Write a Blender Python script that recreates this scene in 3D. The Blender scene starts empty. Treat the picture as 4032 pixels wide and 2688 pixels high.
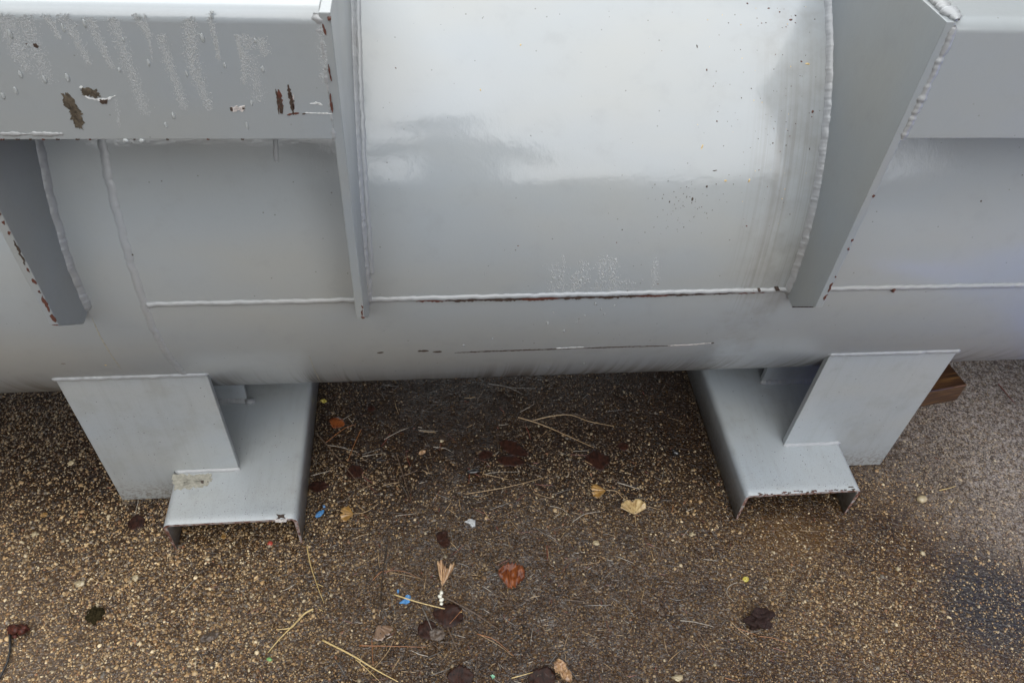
import bpy, bmesh, math, random
import numpy as np
from mathutils import Vector, Matrix, noise
R_ = math.radians
rng = random.Random(7)
nrg = np.random.default_rng(11)
scene = bpy.context.scene
col = scene.collection

# ------------------------------------------------------------------ camera, sky, sun, exposure
CAM = Vector((-0.141090, -1.401944, 1.431343))
AX = Matrix(((0.9942354, -0.0919059, 0.0552209), (-0.0282070, -0.7210878, -0.6922693), (0.1034427, 0.6867210, -0.7195234)))  # right, down, forward
FPX = 3066.96
cam_d = bpy.data.cameras.new('camera'); cam = bpy.data.objects.new('camera', cam_d); col.objects.link(cam)
cam_d.sensor_width = 36; cam_d.lens = FPX / 4032 * 36; cam_d.clip_start = 0.01; cam_d.clip_end = 500
m = Matrix.Identity(4)
for i in range(3):
    m[i][0] = AX[0][i]; m[i][1] = -AX[1][i]; m[i][2] = -AX[2][i]; m[i][3] = CAM[i]
cam.matrix_world = m
scene.camera = cam

SUN_EL, SUN_AZ = R_(45), R_(196)          # azimuth measured from +Y clockwise: sun behind the camera, a little to the left
world = bpy.data.worlds.new('World'); scene.world = world; world.use_nodes = True
wn, wl = world.node_tree.nodes, world.node_tree.links
wn.clear()
sky = wn.new('ShaderNodeTexSky'); sky.sky_type = 'NISHITA'; sky.sun_disc = False
sky.sun_elevation = SUN_EL; sky.sun_rotation = SUN_AZ
mx = wn.new('ShaderNodeMix'); mx.data_type = 'RGBA'; mx.inputs[0].default_value = 0.86
wl.new(sky.outputs[0], mx.inputs[6]); mx.inputs[7].default_value = (9.8, 9.95, 9.95, 1)   # the overcast layer
bg = wn.new('ShaderNodeBackground'); bg.inputs[1].default_value = 0.1
wo = wn.new('ShaderNodeOutputWorld')
wl.new(mx.outputs[2], bg.inputs[0]); wl.new(bg.outputs[0], wo.inputs[0])

sd = bpy.data.lights.new('sun', 'SUN'); sd.energy = 0.5; sd.angle = R_(90); sd.color = (1, 0.975, 0.94)
sun = bpy.data.objects.new('sun', sd); col.objects.link(sun)
dirv = Vector((math.sin(SUN_AZ) * math.cos(SUN_EL), math.cos(SUN_AZ) * math.cos(SUN_EL), math.sin(SUN_EL)))
sun.rotation_euler = dirv.to_track_quat('Z', 'Y').to_euler()
sun.location = dirv * 20
scene.view_settings.view_transform = 'Standard'
scene.view_settings.look = 'None'
scene.view_settings.exposure = 1.64
scene.view_settings.gamma = 1
scene.view_settings.use_curve_mapping = False

# ------------------------------------------------------------------ measured places (metres)
Z0, RT = 0.5926, 0.5050                 # tank axis height and radius
YO = -0.5874                            # outer face of the box beams and stiffeners
BZ0, BZ1 = 0.9280, 1.0785
XA, XB, XC = -0.6527, -0.2350, 0.4453
PT = 0.0118
CH_W, CH_H = 0.25, 0.0936
X1, X2 = -0.6578, 0.4922
YF = -0.579
YP = -0.4587
ZT, ZB = 0.3831, 0.0015
XG = -0.5697

def ray(u, v):
    d = AX[0] * ((u - 2016) / FPX) + AX[1] * ((v - 1344) / FPX) + AX[2]
    return d.normalized()
def on_plane(u, v, ax, val):
    d = ray(u, v); return CAM + d * ((val - CAM[ax]) / d[ax])
def G(u, v, z=0.0): return on_plane(u, v, 2, z)
def FB(u, v): return on_plane(u, v, 1, YO), Vector((0, -1, 0))
def FP(u, v): return on_plane(u, v, 1, YP), Vector((0, -1, 0))
def FC(u, v): return on_plane(u, v, 2, CH_H), Vector((0, 0, 1))
def FT(u, v):
    d = ray(u, v); oy, oz = CAM.y, CAM.z - Z0
    A = d.y**2 + d.z**2; B = oy * d.y + oz * d.z; C = oy**2 + oz**2 - RT**2
    t = (-B - math.sqrt(max(0, B * B - A * C))) / A
    P = CAM + d * t; n = Vector((0, P.y, P.z - Z0)).normalized()
    return P, n

# ------------------------------------------------------------------ materials
def nt(name):
    mt = bpy.data.materials.new(name); mt.use_nodes = True
    t = mt.node_tree; b = t.nodes['Principled BSDF']
    return mt, t.nodes, t.links, b
def N(ns, typ, **kw):
    n = ns.new(typ)
    for k, v in kw.items():
        if k in ('inp',):
            for a, c in v.items(): n.inputs[a].default_value = c
        else: setattr(n, k, v)
    return n
def ramp(ns, stops, interp='LINEAR'):
    r = ns.new('ShaderNodeValToRGB'); r.color_ramp.interpolation = interp
    e = r.color_ramp.elements
    while len(e) > 1: e.remove(e[-1])
    e[0].position = stops[0][0]; e[0].color = stops[0][1] if len(stops[0][1]) == 4 else (*stops[0][1], 1)
    for p, c in stops[1:]:
        x = e.new(p); x.color = c if len(c) == 4 else (*c, 1)
    return r
def g3(v): return (v, v, v, 1)
def mixc(ns, ls, fac, a, b, mode='MIX'):
    n = ns.new('ShaderNodeMix'); n.data_type = 'RGBA'; n.blend_type = mode
    for i, s in ((0, fac), (6, a), (7, b)):
        if hasattr(s, 'is_output') or isinstance(s, bpy.types.NodeSocket): ls.new(s, n.inputs[i])
        else: n.inputs[i].default_value = s if i == 0 else (*s, 1) if len(s) == 3 else s
    return n.outputs[2]
def maths(ns, ls, op, a, b=None, c=None, clamp=False):
    n = ns.new('ShaderNodeMath'); n.operation = op; n.use_clamp = clamp
    for i, s in enumerate((a, b, c)):
        if s is None: continue
        if isinstance(s, bpy.types.NodeSocket): ls.new(s, n.inputs[i])
        else: n.inputs[i].default_value = s
    return n.outputs[0]
def smooth(ns, ls, val, lo, hi):
    n = ns.new('ShaderNodeMapRange'); n.interpolation_type = 'SMOOTHSTEP'
    ls.new(val, n.inputs[0]); n.inputs[1].default_value = lo; n.inputs[2].default_value = hi
    return n.outputs[0]
def noise_n(ns, ls, vec, scale, detail=3, rough=.5, dist=0):
    n = ns.new('ShaderNodeTexNoise'); n.inputs['Scale'].default_value = scale; n.inputs['Detail'].default_value = detail
    n.inputs['Roughness'].default_value = rough; n.inputs['Distortion'].default_value = dist
    ls.new(vec, n.inputs['Vector']); return n.outputs['Fac']
def mapped(ns, ls, vec, scale, loc=(0, 0, 0)):
    n = ns.new('ShaderNodeMapping'); n.inputs['Scale'].default_value = scale; n.inputs['Location'].default_value = loc
    ls.new(vec, n.inputs[0]); return n.outputs[0]

def paint(name, base=(0.281, 0.298, 0.297), streak=0.0, dirt=0.3, rough=0.07, peel=0.35, rust_edges=False, wave=0.0, mud=False):
    mt, ns, ls, b = nt(name)
    tc = N(ns, 'ShaderNodeTexCoord').outputs['Object']
    n1 = noise_n(ns, ls, mapped(ns, ls, tc, (2.2, 5, 5)), 1.0, 3, .55)
    n2 = noise_n(ns, ls, tc, 26, 5, .6)
    warm = tuple(v * k for v, k in zip(base, (1.045, 1.0, .955)))
    cool = tuple(v * k for v, k in zip(base, (.95, .99, 1.07)))
    c = mixc(ns, ls, smooth(ns, ls, n1, .2, .8), warm, cool)
    c = mixc(ns, ls, maths(ns, ls, 'MULTIPLY', smooth(ns, ls, n2, .52, .8), .35 * dirt + .05), c, tuple(v * .72 for v in base))
    if streak:
        sp = N(ns, 'ShaderNodeSeparateXYZ'); ls.new(tc, sp.inputs[0])
        lines = noise_n(ns, ls, mapped(ns, ls, tc, (75, 1.0, 1.0)), 1.0, 3, .65, .1)
        low = maths(ns, ls, 'SUBTRACT', 1.0, smooth(ns, ls, sp.outputs[2], Z0 - .33, Z0 - .17))
        grp = smooth(ns, ls, noise_n(ns, ls, mapped(ns, ls, tc, (6, .6, .6), (3, 1, 0)), 1.0, 1), .30, .55)
        f = maths(ns, ls, 'MULTIPLY', smooth(ns, ls, lines, .44, .60), maths(ns, ls, 'MULTIPLY', low, grp))
        c = mixc(ns, ls, maths(ns, ls, 'MULTIPLY', f, streak), c, (.085, .072, .064))
        # streaks running beside the right-hand stiffener
        xr = maths(ns, ls, 'MULTIPLY', smooth(ns, ls, sp.outputs[0], .310, .383), maths(ns, ls, 'SUBTRACT', 1.0, smooth(ns, ls, sp.outputs[0], .430, .450)))
        zr = maths(ns, ls, 'MULTIPLY', maths(ns, ls, 'SUBTRACT', 1.0, smooth(ns, ls, sp.outputs[2], Z0 + .24, Z0 + .40)), smooth(ns, ls, sp.outputs[2], Z0 - .09, Z0 + .04))
        l2 = noise_n(ns, ls, mapped(ns, ls, tc, (150, 2, 2)), 1.0, 3, .6)
        f2 = maths(ns, ls, 'MULTIPLY', maths(ns, ls, 'MULTIPLY', xr, zr), smooth(ns, ls, l2, .42, .66))
        c = mixc(ns, ls, maths(ns, ls, 'MULTIPLY', f2, .34), c, (.13, .115, .10))
        # faint grime film on the upper right of the drum
        f3 = maths(ns, ls, 'MULTIPLY', maths(ns, ls, 'MULTIPLY', xr, .35), smooth(ns, ls, n2, .35, .7))
        c = mixc(ns, ls, f3, c, (.17, .165, .15))
        # dusty drips under the left stiffener
        xl = maths(ns, ls, 'MULTIPLY', maths(ns, ls, 'SUBTRACT', 1.0, smooth(ns, ls, sp.outputs[0], -.717, -.644)), low)
        c = mixc(ns, ls, maths(ns, ls, 'MULTIPLY', xl, .4), c, (.22, .2, .165))
    if mud:
        sm = N(ns, 'ShaderNodeSeparateXYZ'); ls.new(tc, sm.inputs[0])
        runs = noise_n(ns, ls, mapped(ns, ls, tc, (85, 12, 3)), 1.0, 3, .6)
        c = mixc(ns, ls, maths(ns, ls, 'MULTIPLY', smooth(ns, ls, runs, .48, .72), .16), c, (.19, .19, .175))
        film = noise_n(ns, ls, tc, 14, 5, .65)
        c = mixc(ns, ls, maths(ns, ls, 'MULTIPLY', smooth(ns, ls, film, .50, .72), .26), c, (.20, .195, .165))
        lowm = maths(ns, ls, 'SUBTRACT', 1.0, smooth(ns, ls, sm.outputs[2], .0, .085))
        splash = smooth(ns, ls, noise_n(ns, ls, tc, 150, 4, .7), .44, .60)
        c = mixc(ns, ls, maths(ns, ls, 'MULTIPLY', maths(ns, ls, 'MULTIPLY', lowm, splash), .75), c, (.10, .07, .045))
        ftop = maths(ns, ls, 'SUBTRACT', 1.0, smooth(ns, ls, sm.outputs[1], -.56, -.40))
        c = mixc(ns, ls, maths(ns, ls, 'MULTIPLY', maths(ns, ls, 'MULTIPLY', ftop, smooth(ns, ls, noise_n(ns, ls, tc, 320, 3, .7), .58, .66)), .45), c, (.09, .07, .05))
    # pin-head dirt specks
    vs = N(ns, 'ShaderNodeTexVoronoi', inp={'Scale': 62.0}); ls.new(tc, vs.inputs['Vector'])
    rs = N(ns, 'ShaderNodeSeparateColor'); ls.new(vs.outputs['Color'], rs.inputs[0])
    sp2 = maths(ns, ls, 'MULTIPLY', maths(ns, ls, 'GREATER_THAN', rs.outputs[0], .72), maths(ns, ls, 'SUBTRACT', 1.0, smooth(ns, ls, vs.outputs['Distance'], .05, .085)))
    c = mixc(ns, ls, maths(ns, ls, 'MULTIPLY', sp2, dirt), c, (.04, .025, .018))
    ls.new(c, b.inputs['Base Color'])
    if rust_edges:
        pass
    b.inputs['Metallic'].default_value = 0.0
    b.inputs['IOR'].default_value = 1.45
    rr = N(ns, 'ShaderNodeMapRange'); ls.new(n2, rr.inputs[0]); rr.inputs[3].default_value = .38; rr.inputs[4].default_value = .6
    ls.new(rr.outputs[0], b.inputs['Roughness'])
    b.inputs['Coat Weight'].default_value = 1.0
    b.inputs['Coat IOR'].default_value = 1.52
    rc = N(ns, 'ShaderNodeMapRange'); ls.new(noise_n(ns, ls, tc, 7, 2), rc.inputs[0]); rc.inputs[1].default_value = .2; rc.inputs[2].default_value = .85; rc.interpolation_type = 'SMOOTHSTEP'
    rc.inputs[3].default_value = rough; rc.inputs[4].default_value = rough * 1.6
    if streak:
        lowr = maths(ns, ls, 'SUBTRACT', 1.0, smooth(ns, ls, sp.outputs[2], Z0 - .12, Z0 + .16))
        ls.new(maths(ns, ls, 'ADD', rc.outputs[0], maths(ns, ls, 'MULTIPLY', lowr, .125)), b.inputs['Coat Roughness'])
        ls.new(maths(ns, ls, 'SUBTRACT', 1.0, maths(ns, ls, 'MULTIPLY', lowr, .2)), b.inputs['Coat Weight'])
    else: ls.new(rc.outputs[0], b.inputs['Coat Roughness'])
    bp = N(ns, 'ShaderNodeBump', inp={'Strength': peel, 'Distance': .0006})
    h = maths(ns, ls, 'ADD', maths(ns, ls, 'MULTIPLY', noise_n(ns, ls, mapped(ns, ls, tc, (1.6, 1, 1)), 210, 2), .5), noise_n(ns, ls, tc, 62, 2))
    ls.new(h, bp.inputs['Height'])
    bp2 = N(ns, 'ShaderNodeBump', inp={'Strength': .6, 'Distance': .0022 if wave == 0 else wave})
    ls.new(noise_n(ns, ls, mapped(ns, ls, tc, (1, 2.2, 2.2)), 5.0, 1), bp2.inputs['Height']); ls.new(bp.outputs[0], bp2.inputs['Normal'])
    ls.new(bp2.outputs[0], b.inputs['Coat Normal']); 
    bp3 = N(ns, 'ShaderNodeBump', inp={'Strength': .25, 'Distance': .0005}); ls.new(h, bp3.inputs['Height'])
    ls.new(bp3.outputs[0], b.inputs['Normal'])
    return mt

M_shell = paint('grey_shell_paint', streak=1.0, dirt=.55, rough=.085, wave=.003)
M_plate = paint('grey_plate_paint', dirt=.5, rough=.29, base=(.245, .266, .270))
M_box = paint('grey_beam_paint', dirt=.4, rough=.12, base=(.26, .282, .288))
M_foot = paint('grey_foot_paint', dirt=1.0, rough=.29, base=(.325, .348, .352), mud=True)
M_bead = paint('grey_bead_paint', dirt=.6, rough=.34, peel=.8, base=(.27, .28, .283))

def edge_mat():
    mt, ns, ls, b = nt('worn_edge_primer')
    tc = N(ns, 'ShaderNodeTexCoord').outputs['Object']
    n = noise_n(ns, ls, tc, 120, 4, .6)
    r = ramp(ns, [(.38, (.06, .025, .018)), (.47, (.17, .075, .05)), (.52, (.30, .22, .2)), (.62, (.30, .28, .27))]); ls.new(n, r.inputs[0])
    ls.new(r.outputs[0], b.inputs['Base Color']); b.inputs['Roughness'].default_value = .5
    bp = N(ns, 'ShaderNodeBump', inp={'Strength': .6, 'Distance': .001}); ls.new(n, bp.inputs['Height']); ls.new(bp.outputs[0], b.inputs['Normal'])
    return mt
M_edge = edge_mat()
def flat(name, c, rough=.5, coat=0, var=.3, scale=300, spec=.5, bump=.4):
    mt, ns, ls, b = nt(name)
    tc = N(ns, 'ShaderNodeTexCoord').outputs['Object']
    n = noise_n(ns, ls, tc, scale, 4, .6)
    out = mixc(ns, ls, smooth(ns, ls, n, .3, .7), tuple(v * (1 - var) for v in c), tuple(min(1, v * (1 + var)) for v in c))
    ls.new(out, b.inputs['Base Color']); b.inputs['Roughness'].default_value = rough
    b.inputs['Coat Weight'].default_value = coat; b.inputs['Coat Roughness'].default_value = .08
    b.inputs['Specular IOR Level'].default_value = spec
    if bump:
        bp = N(ns, 'ShaderNodeBump', inp={'Strength': bump, 'Distance': .0006}); ls.new(n, bp.inputs['Height']); ls.new(bp.outputs[0], b.inputs['Normal'])
    return mt
M_rustdark = flat('bare_rusted_steel', (.045, .028, .02), .6, .3)
M_rustred = flat('red_oxide_primer', (.085, .028, .018), .55, .2)
M_olive = flat('weathered_bare_steel', (.075, .06, .042), .55, .2, .45)
M_primer = flat('pale_primer', (.5, .46, .44), .5, .2)
M_white = flat('white_chipped_paint', (.55, .56, .56), .4, .4)
M_dirtpatch = flat('dried_mud_film', (.29, .275, .225), .6, .3, .2, 160)

def water_mat():
    mt, ns, ls, b = nt('rain_water')
    b.inputs['Base Color'].default_value = (.62, .65, .65, 1); b.inputs['Transmission Weight'].default_value = .55
    b.inputs['Roughness'].default_value = 0.02; b.inputs['IOR'].default_value = 1.33
    return mt
M_water = water_mat()
def mist_mat():
    mt, ns, ls, b = nt('fine_condensation')
    b.inputs['Base Color'].default_value = (.335, .352, .357, 1); b.inputs['Roughness'].default_value = .1
    b.inputs['Coat Weight'].default_value = 1; b.inputs['Coat IOR'].default_value = 1.7
    return mt
M_mist = mist_mat()

# ------------------------------------------------------------------ object helpers
def mesh_from(name, vs, fs, mat, smooth_=True, midx=None):
    me = bpy.data.meshes.new(name); me.from_pydata([tuple(v) for v in vs], [], fs)
    for mm in (mat if isinstance(mat, (list, tuple)) else [mat]): me.materials.append(mm)
    if smooth_: me.polygons.foreach_set('use_smooth', [True] * len(me.polygons))
    if midx: me.polygons.foreach_set('material_index', midx)
    me.validate(); me.update(); return me
def link(name, me, parent=None, loc=None, **props):
    o = bpy.data.objects.new(name, me); col.objects.link(o)
    if parent: o.parent = parent
    if loc is not None: o.location = loc
    for k, v in props.items(): o[k] = v
    return o
def bm_obj(name, bm, mat, parent=None, smooth_=False, **props):
    me = bpy.data.meshes.new(name)
    bmesh.ops.recalc_face_normals(bm, faces=bm.faces); bm.to_mesh(me); bm.free()
    for mm in (mat if isinstance(mat, (list, tuple)) else [mat]): me.materials.append(mm)
    if smooth_: me.polygons.foreach_set('use_smooth', [True] * len(me.polygons))
    return link(name, me, parent, **props)
def prism(poly, ext, bevel=.0012, seg=2):
    """poly: list of 3-D points, ext: extrusion vector"""
    bm = bmesh.new(); n = len(poly)
    a = [bm.verts.new(p) for p in poly]; c = [bm.verts.new(Vector(p) + ext) for p in poly]
    bm.faces.new(a); bm.faces.new(c[::-1])
    for i in range(n): bm.faces.new((a[i], c[i], c[(i + 1) % n], a[(i + 1) % n]))
    bmesh.ops.recalc_face_normals(bm, faces=bm.faces)
    if bevel:
        es = [e for e in bm.edges if e.calc_face_angle(0) > .5]
        bmesh.ops.bevel(bm, geom=es, offset=bevel, segments=seg, affect='EDGES', profile=.6)
    return bm
def bead(name, pts, nrms, r, parent, seed=1, mat=None, flat_=.62, ripple=.0045, amp=.085, step=.0018, ends=True, **props):
    """weld bead swept along a path: pts and surface normals (lists), r radius"""
    P = [Vector(p) for p in pts]; Nn = [Vector(n).normalized() for n in nrms]
    L = [0]
    for i in range(1, len(P)): L.append(L[-1] + (P[i] - P[i - 1]).length)
    n = max(4, int(L[-1] / step)); rr = random.Random(seed)
    ph = 0; vs = []; fs = []; K = 9; k = 0
    for i in range(n + 1):
        s = L[-1] * i / n
        while k < len(L) - 2 and s > L[k + 1]: k += 1
        t = (s - L[k]) / max(1e-9, L[k + 1] - L[k])
        p = P[k].lerp(P[k + 1], t); nn = Nn[k].lerp(Nn[k + 1], t).normalized()
        tg = (P[k + 1] - P[k]).normalized(); bi = tg.cross(nn).normalized()
        ph += (L[-1] / n) / ripple * 2 * math.pi * (.8 + .5 * noise.noise(Vector((s * 60, seed, 0))))
        q = 1 + amp * .45 * math.sin(ph) + amp * 1.9 * noise.noise(Vector((s * 130, seed * 3.1, 1))) + amp * .9 * noise.noise(Vector((s * 45, seed * 1.7, 5)))
        if ends: q *= min(1, .35 + (min(s, L[-1] - s)) / (r * 1.2)) 
        wob = r * .35 * noise.noise(Vector((s * 70, seed * 2.3, 9)))
        for j in range(K):
            a = math.pi * (j / (K - 1)) * 1.3 - .15 * math.pi
            lump = 1 + amp * .6 * noise.noise(Vector((s * 260, j * .8, seed)))
            vs.append(p + bi * (math.cos(a) * r * q * lump + wob) + nn * (math.sin(a) * r * flat_ * q * lump))
    for i in range(n):
        for j in range(K - 1):
            a = i * K + j; fs.append((a, a + 1, a + K + 1, a + K))
    fs.append(tuple(range(K))); fs.append(tuple(range(n * K, n * K + K))[::-1])
    return link(name, mesh_from(name, vs, fs, mat or M_bead), parent, **props)
def cyl_pt(x, th, r=RT):      # th measured from -Y upwards
    return Vector((x, -r * math.cos(th), Z0 + r * math.sin(th)))
def cyl_n(th): return Vector((0, -math.cos(th), math.sin(th)))

# ------------------------------------------------------------------ the tank: one welded thing
tank = link('storage_tank', None)
tank['label'] = 'glossy light grey welded steel drum tank lying on two channel feet'
tank['category'] = 'tank'

# shell with dished heads
vs, fs = [], []
prof = []
for i in range(9):
    a = i / 8 * math.pi / 2; prof.append((-1.90 - .16 * math.cos(a), RT * max(.0005, math.sin(a))))
for i in range(1, 80): prof.append((-1.90 + 4.2 * i / 79, RT))
for i in range(1, 9):
    a = math.pi / 2 * (1 - i / 8); prof.append((2.30 + .16 * math.cos(a), RT * max(.0005, math.sin(a))))
NR = 192
for x, r in prof:
    for j in range(NR):
        th = 2 * math.pi * j / NR; vs.append(cyl_pt(x, th, r))
for i in range(len(prof) - 1):
    for j in range(NR):
        a = i * NR + j; c = i * NR + (j + 1) % NR; fs.append((a, a + NR, c + NR, c))
link('shell', mesh_from('shell', vs, fs, M_shell), tank)

# stiffener plates
def stiffener(x0, side):
    top = BZ1 - .0015
    ti = math.asin((top - Z0) / RT); tb = math.asin((.585 - Z0) / RT)
    poly = [Vector((x0, YO, top)), Vector((x0, YO, .6345)), Vector((x0, -.5306, .5818)), Vector((x0, -.5062, .5836))]
    for i in range(0, 25):
        t = tb + (ti - tb) * i / 24; p = cyl_pt(x0, t, RT - .003); poly.append(p)
    return prism(poly, Vector((side * PT, 0, 0)), .0012, 2)
stA = bm_obj('stiffener_plate', stiffener(XA, -1), M_plate, tank, label='dark inner-facing stiffener plate with rusty outer edge at the left')
stB = bm_obj('stiffener_plate', stiffener(XB, -1), M_plate, tank, label='stiffener plate seen edge-on left of the middle')
stC = bm_obj('stiffener_plate', stiffener(XC, 1), M_plate, tank, label='wide tapering stiffener plate right of the middle')
def arc_bead(x, t0, t1, r, parent, seed, nx, **kw):
    ts = [t0 + (t1 - t0) * i / 60 for i in range(61)]
    return bead('weld_bead', [cyl_pt(x, t, RT) for t in ts], [(cyl_n(t) + Vector((nx, 0, 0))) for t in ts], r, parent, seed, **kw)
tT = math.asin((BZ1 - .004 - Z0) / RT)
arc_bead(XC - .001, -.012, tT, .0092, stC, 3, -.9)
arc_bead(XB + .001, -.012, tT, .0075, stB, 4, .9)
arc_bead(XB + .0085, .1, tT, .0040, stB, 14, .3)
arc_bead(XA + .001, -.012, tT, .0095, stA, 5, .9)
arc_bead(XA - PT - .001, -.012, tT, .006, stA, 6, -.9)
arc_bead(XC + PT + .001, -.012, tT, .005, stC, 7, .9)

# box beams (hollow tubes, rounded corners)
def box_beam(x0, x1):
    bm = bmesh.new(); D = .203; r = .015
    ring = []
    for cy_, cz_, a0 in ((YO + r, BZ1 - r, 90), (YO + r, BZ0 + .0014, 180), (YO + D - r, BZ0 + r, 270), (YO + D - r, BZ1 - r, 0)):
        rr = .0014 if a0 == 180 else r
        yy = YO + rr if a0 in (90, 180) and a0 == 180 else cy_
        for k in range(7):
            a = R_(a0 + 90 * k / 6); ring.append((yy + rr * math.cos(a), cz_ + rr * math.sin(a)))
    def loop(x, s=0):
        out = []
        cy, cz = YO + D / 2, (BZ0 + BZ1) / 2
        for y, z in ring:
            out.append(bm.verts.new((x, y + (cy - y) * s, z + (cz - z) * s)))
        return out
    A, B, C, D_ = loop(x0), loop(x1), loop(x0, .1), loop(x1, .1); n = len(ring)
    for i in range(n):
        j = (i + 1) % n
        bm.faces.new((A[i], A[j], B[j], B[i])); bm.faces.new((C[i], D_[i], D_[j], C[j]))
        bm.faces.new((A[i], C[i], C[j], A[j])); bm.faces.new((B[i], B[j], D_[j], D_[i]))
    return bm
bxL = bm_obj('box_beam', box_beam(XA + .0005, XB - PT - .0005), M_box, tank, True, label='square tube beam at upper left with chipped paint and water droplets')
bxR = bm_obj('box_beam', box_beam(XC + PT + .0005, 1.05), M_box, tank, True, label='square tube beam at upper right with clean paint')
for o in (bxL, bxR):
    md = o.modifiers.new('normals', 'WEIGHTED_NORMAL'); md.keep_sharp = True
# beam-to-plate welds
bead('weld_bead', [Vector((XC + PT + .001, YO + .001, z)) for z in np.linspace(BZ0 - .002, BZ1 - .006, 30)], [(-.15, -1, 0)] * 30, .0050, bxR, 21, amp=.20, ripple=.0065)
bead('weld_bead', [Vector((XC + PT + .001, y, BZ1 + .0005)) for y in np.linspace(YO + .001, YO + .205, 30)], [(-.1, 0, 1)] * 30, .0080, bxR, 22, amp=.2, ripple=.006, label='thick lumpy weld with rusty edge on top of the beam end')
bead('weld_bead', [Vector((XB - PT - .001, YO + .0015, z)) for z in np.linspace(BZ0 - .002, BZ1 - .016, 30)], [(-.3, -1, 0)] * 30, .0026, bxL, 23, amp=.35)
bead('weld_bead', [Vector((XB - PT - .003, YO + .004, z)) for z in np.linspace(BZ1 - .032, BZ1 - .004, 12)], [(-.3, -1, .4)] * 12, .0075, bxL, 24, amp=.3, ripple=.009)
bead('weld_bead', [Vector((XA + .001 + .0, YO + .004, z)) for z in np.linspace(BZ0, BZ1 - .01, 20)], [(.6, -1, 0)] * 20, .004, bxL, 25)
bead('weld_bead', [Vector((x, YO - .0003, BZ0 + .0075)) for x in np.linspace(-.611, -.545, 16)], [(0, -1, 0)] * 16, .0022, bxL, 26, amp=.5, flat_=.4, label='thin raised run of weld spatter along the lower edge')

# shell seams
def th_at(u, v):
    P, n = FT(u, v); return math.atan2(P.z - Z0, -P.y)
ts = [R_(-78) + (R_(150) - R_(-78)) * i / 160 for i in range(161)]
bead('weld_bead', [cyl_pt(XG + .0012 * math.sin(t * 9), t, RT - .0012) for t in ts], [cyl_n(t) for t in ts], .0068, tank, 31, flat_=.36, amp=.09, ripple=.008, label='flat girth weld running round the drum at left')
t0, t1 = th_at(1085, 540), th_at(1091, 640)
bead('weld_bead', [cyl_pt(-.3457, t0 + (t1 - t0) * i / 10, RT - .0002) for i in range(11)], [cyl_n(t0)] * 11, .0036, tank, 32, flat_=.3)
ts = [th_at(1092, 640) + (R_(-80) - th_at(1092, 640)) * i / 80 for i in range(81)]
bead('weld_bead', [cyl_pt(-.3460 + .0008 * math.sin(t * 7), t, RT - .0006) for t in ts], [cyl_n(t) for t in ts], .0042, tank, 33, flat_=.10, amp=.1, ripple=.03, label='ground-smooth girth seam barely standing out of the paint')
xs = np.linspace(XG + .002, 1.25, 90)
bead('weld_bead', [cyl_pt(x, .0058 + .0016 * math.sin(x * 5), RT - .0006) for x in xs], [cyl_n(.12)] * 90, .0048, tank, 34, flat_=.85, amp=.07, ripple=.016, label='long lengthwise weld seam with a bright upper side')
xs = np.linspace(.924, 1.012, 12)
bead('weld_bead', [cyl_pt(x, .0058 + max(0, .012 * (x - .936) / .075), RT + .0004) for x in xs], [cyl_n(.2)] * 12, .0038, tank, 35, flat_=.9)

# ------------------------------------------------------------------ feet
def channel(x0):
    bm = bmesh.new(); T = .0068; ro = .0135; W, H = CH_W, CH_H
    out = [(x0 + .0015, 0.0005)]
    for k in range(8): a = R_(180 - 90 * k / 7); out.append((x0 + ro + ro * math.cos(a), H - ro + ro * math.sin(a)))
    for k in range(8): a = R_(90 - 90 * k / 7); out.append((x0 + W - ro + ro * math.cos(a), H - ro + ro * math.sin(a)))
    out.append((x0 + W - .0015, 0.0005))
    ri = ro - T
    inn = [(x0 + T * .8, 0.0005)]
    for k in range(8): a = R_(180 - 90 * k / 7); inn.append((x0 + ro + ri * math.cos(a), H - ro + ri * math.sin(a)))
    for k in range(8): a = R_(90 - 90 * k / 7); inn.append((x0 + W - ro + ri * math.cos(a), H - ro + ri * math.sin(a)))
    inn.append((x0 + W - T * .8, 0.0005))
    n = len(out); ys = [YF, YF + .0012] + list(np.linspace(YF + .02, .50, 14))
    rows = []
    for k, y in enumerate(ys):
        ins = .0012 if k == 0 else 0
        rows.append(([bm.verts.new((x, y, z - ins * (z > .02))) for x, z in out], [bm.verts.new((x, y, z)) for x, z in inn]))
    for k in range(len(ys) - 1):
        (a, b), (c, d) = rows[k], rows[k + 1]
        for i in range(n - 1):
            f = bm.faces.new((a[i], a[i + 1], c[i + 1], c[i])); f.smooth = True
            f = bm.faces.new((b[i], d[i], d[i + 1], b[i + 1])); f.smooth = True
        bm.faces.new((a[0], c[0], d[0], b[0])); bm.faces.new((a[-1], b[-1], d[-1], c[-1]))
    for r, rev in ((rows[0], 0), (rows[-1], 1)):
        for i in range(n - 1):
            f = bm.faces.new((r[0][i], r[1][i], r[1][i + 1], r[0][i + 1])); f.material_index = 1
    return bm
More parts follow.
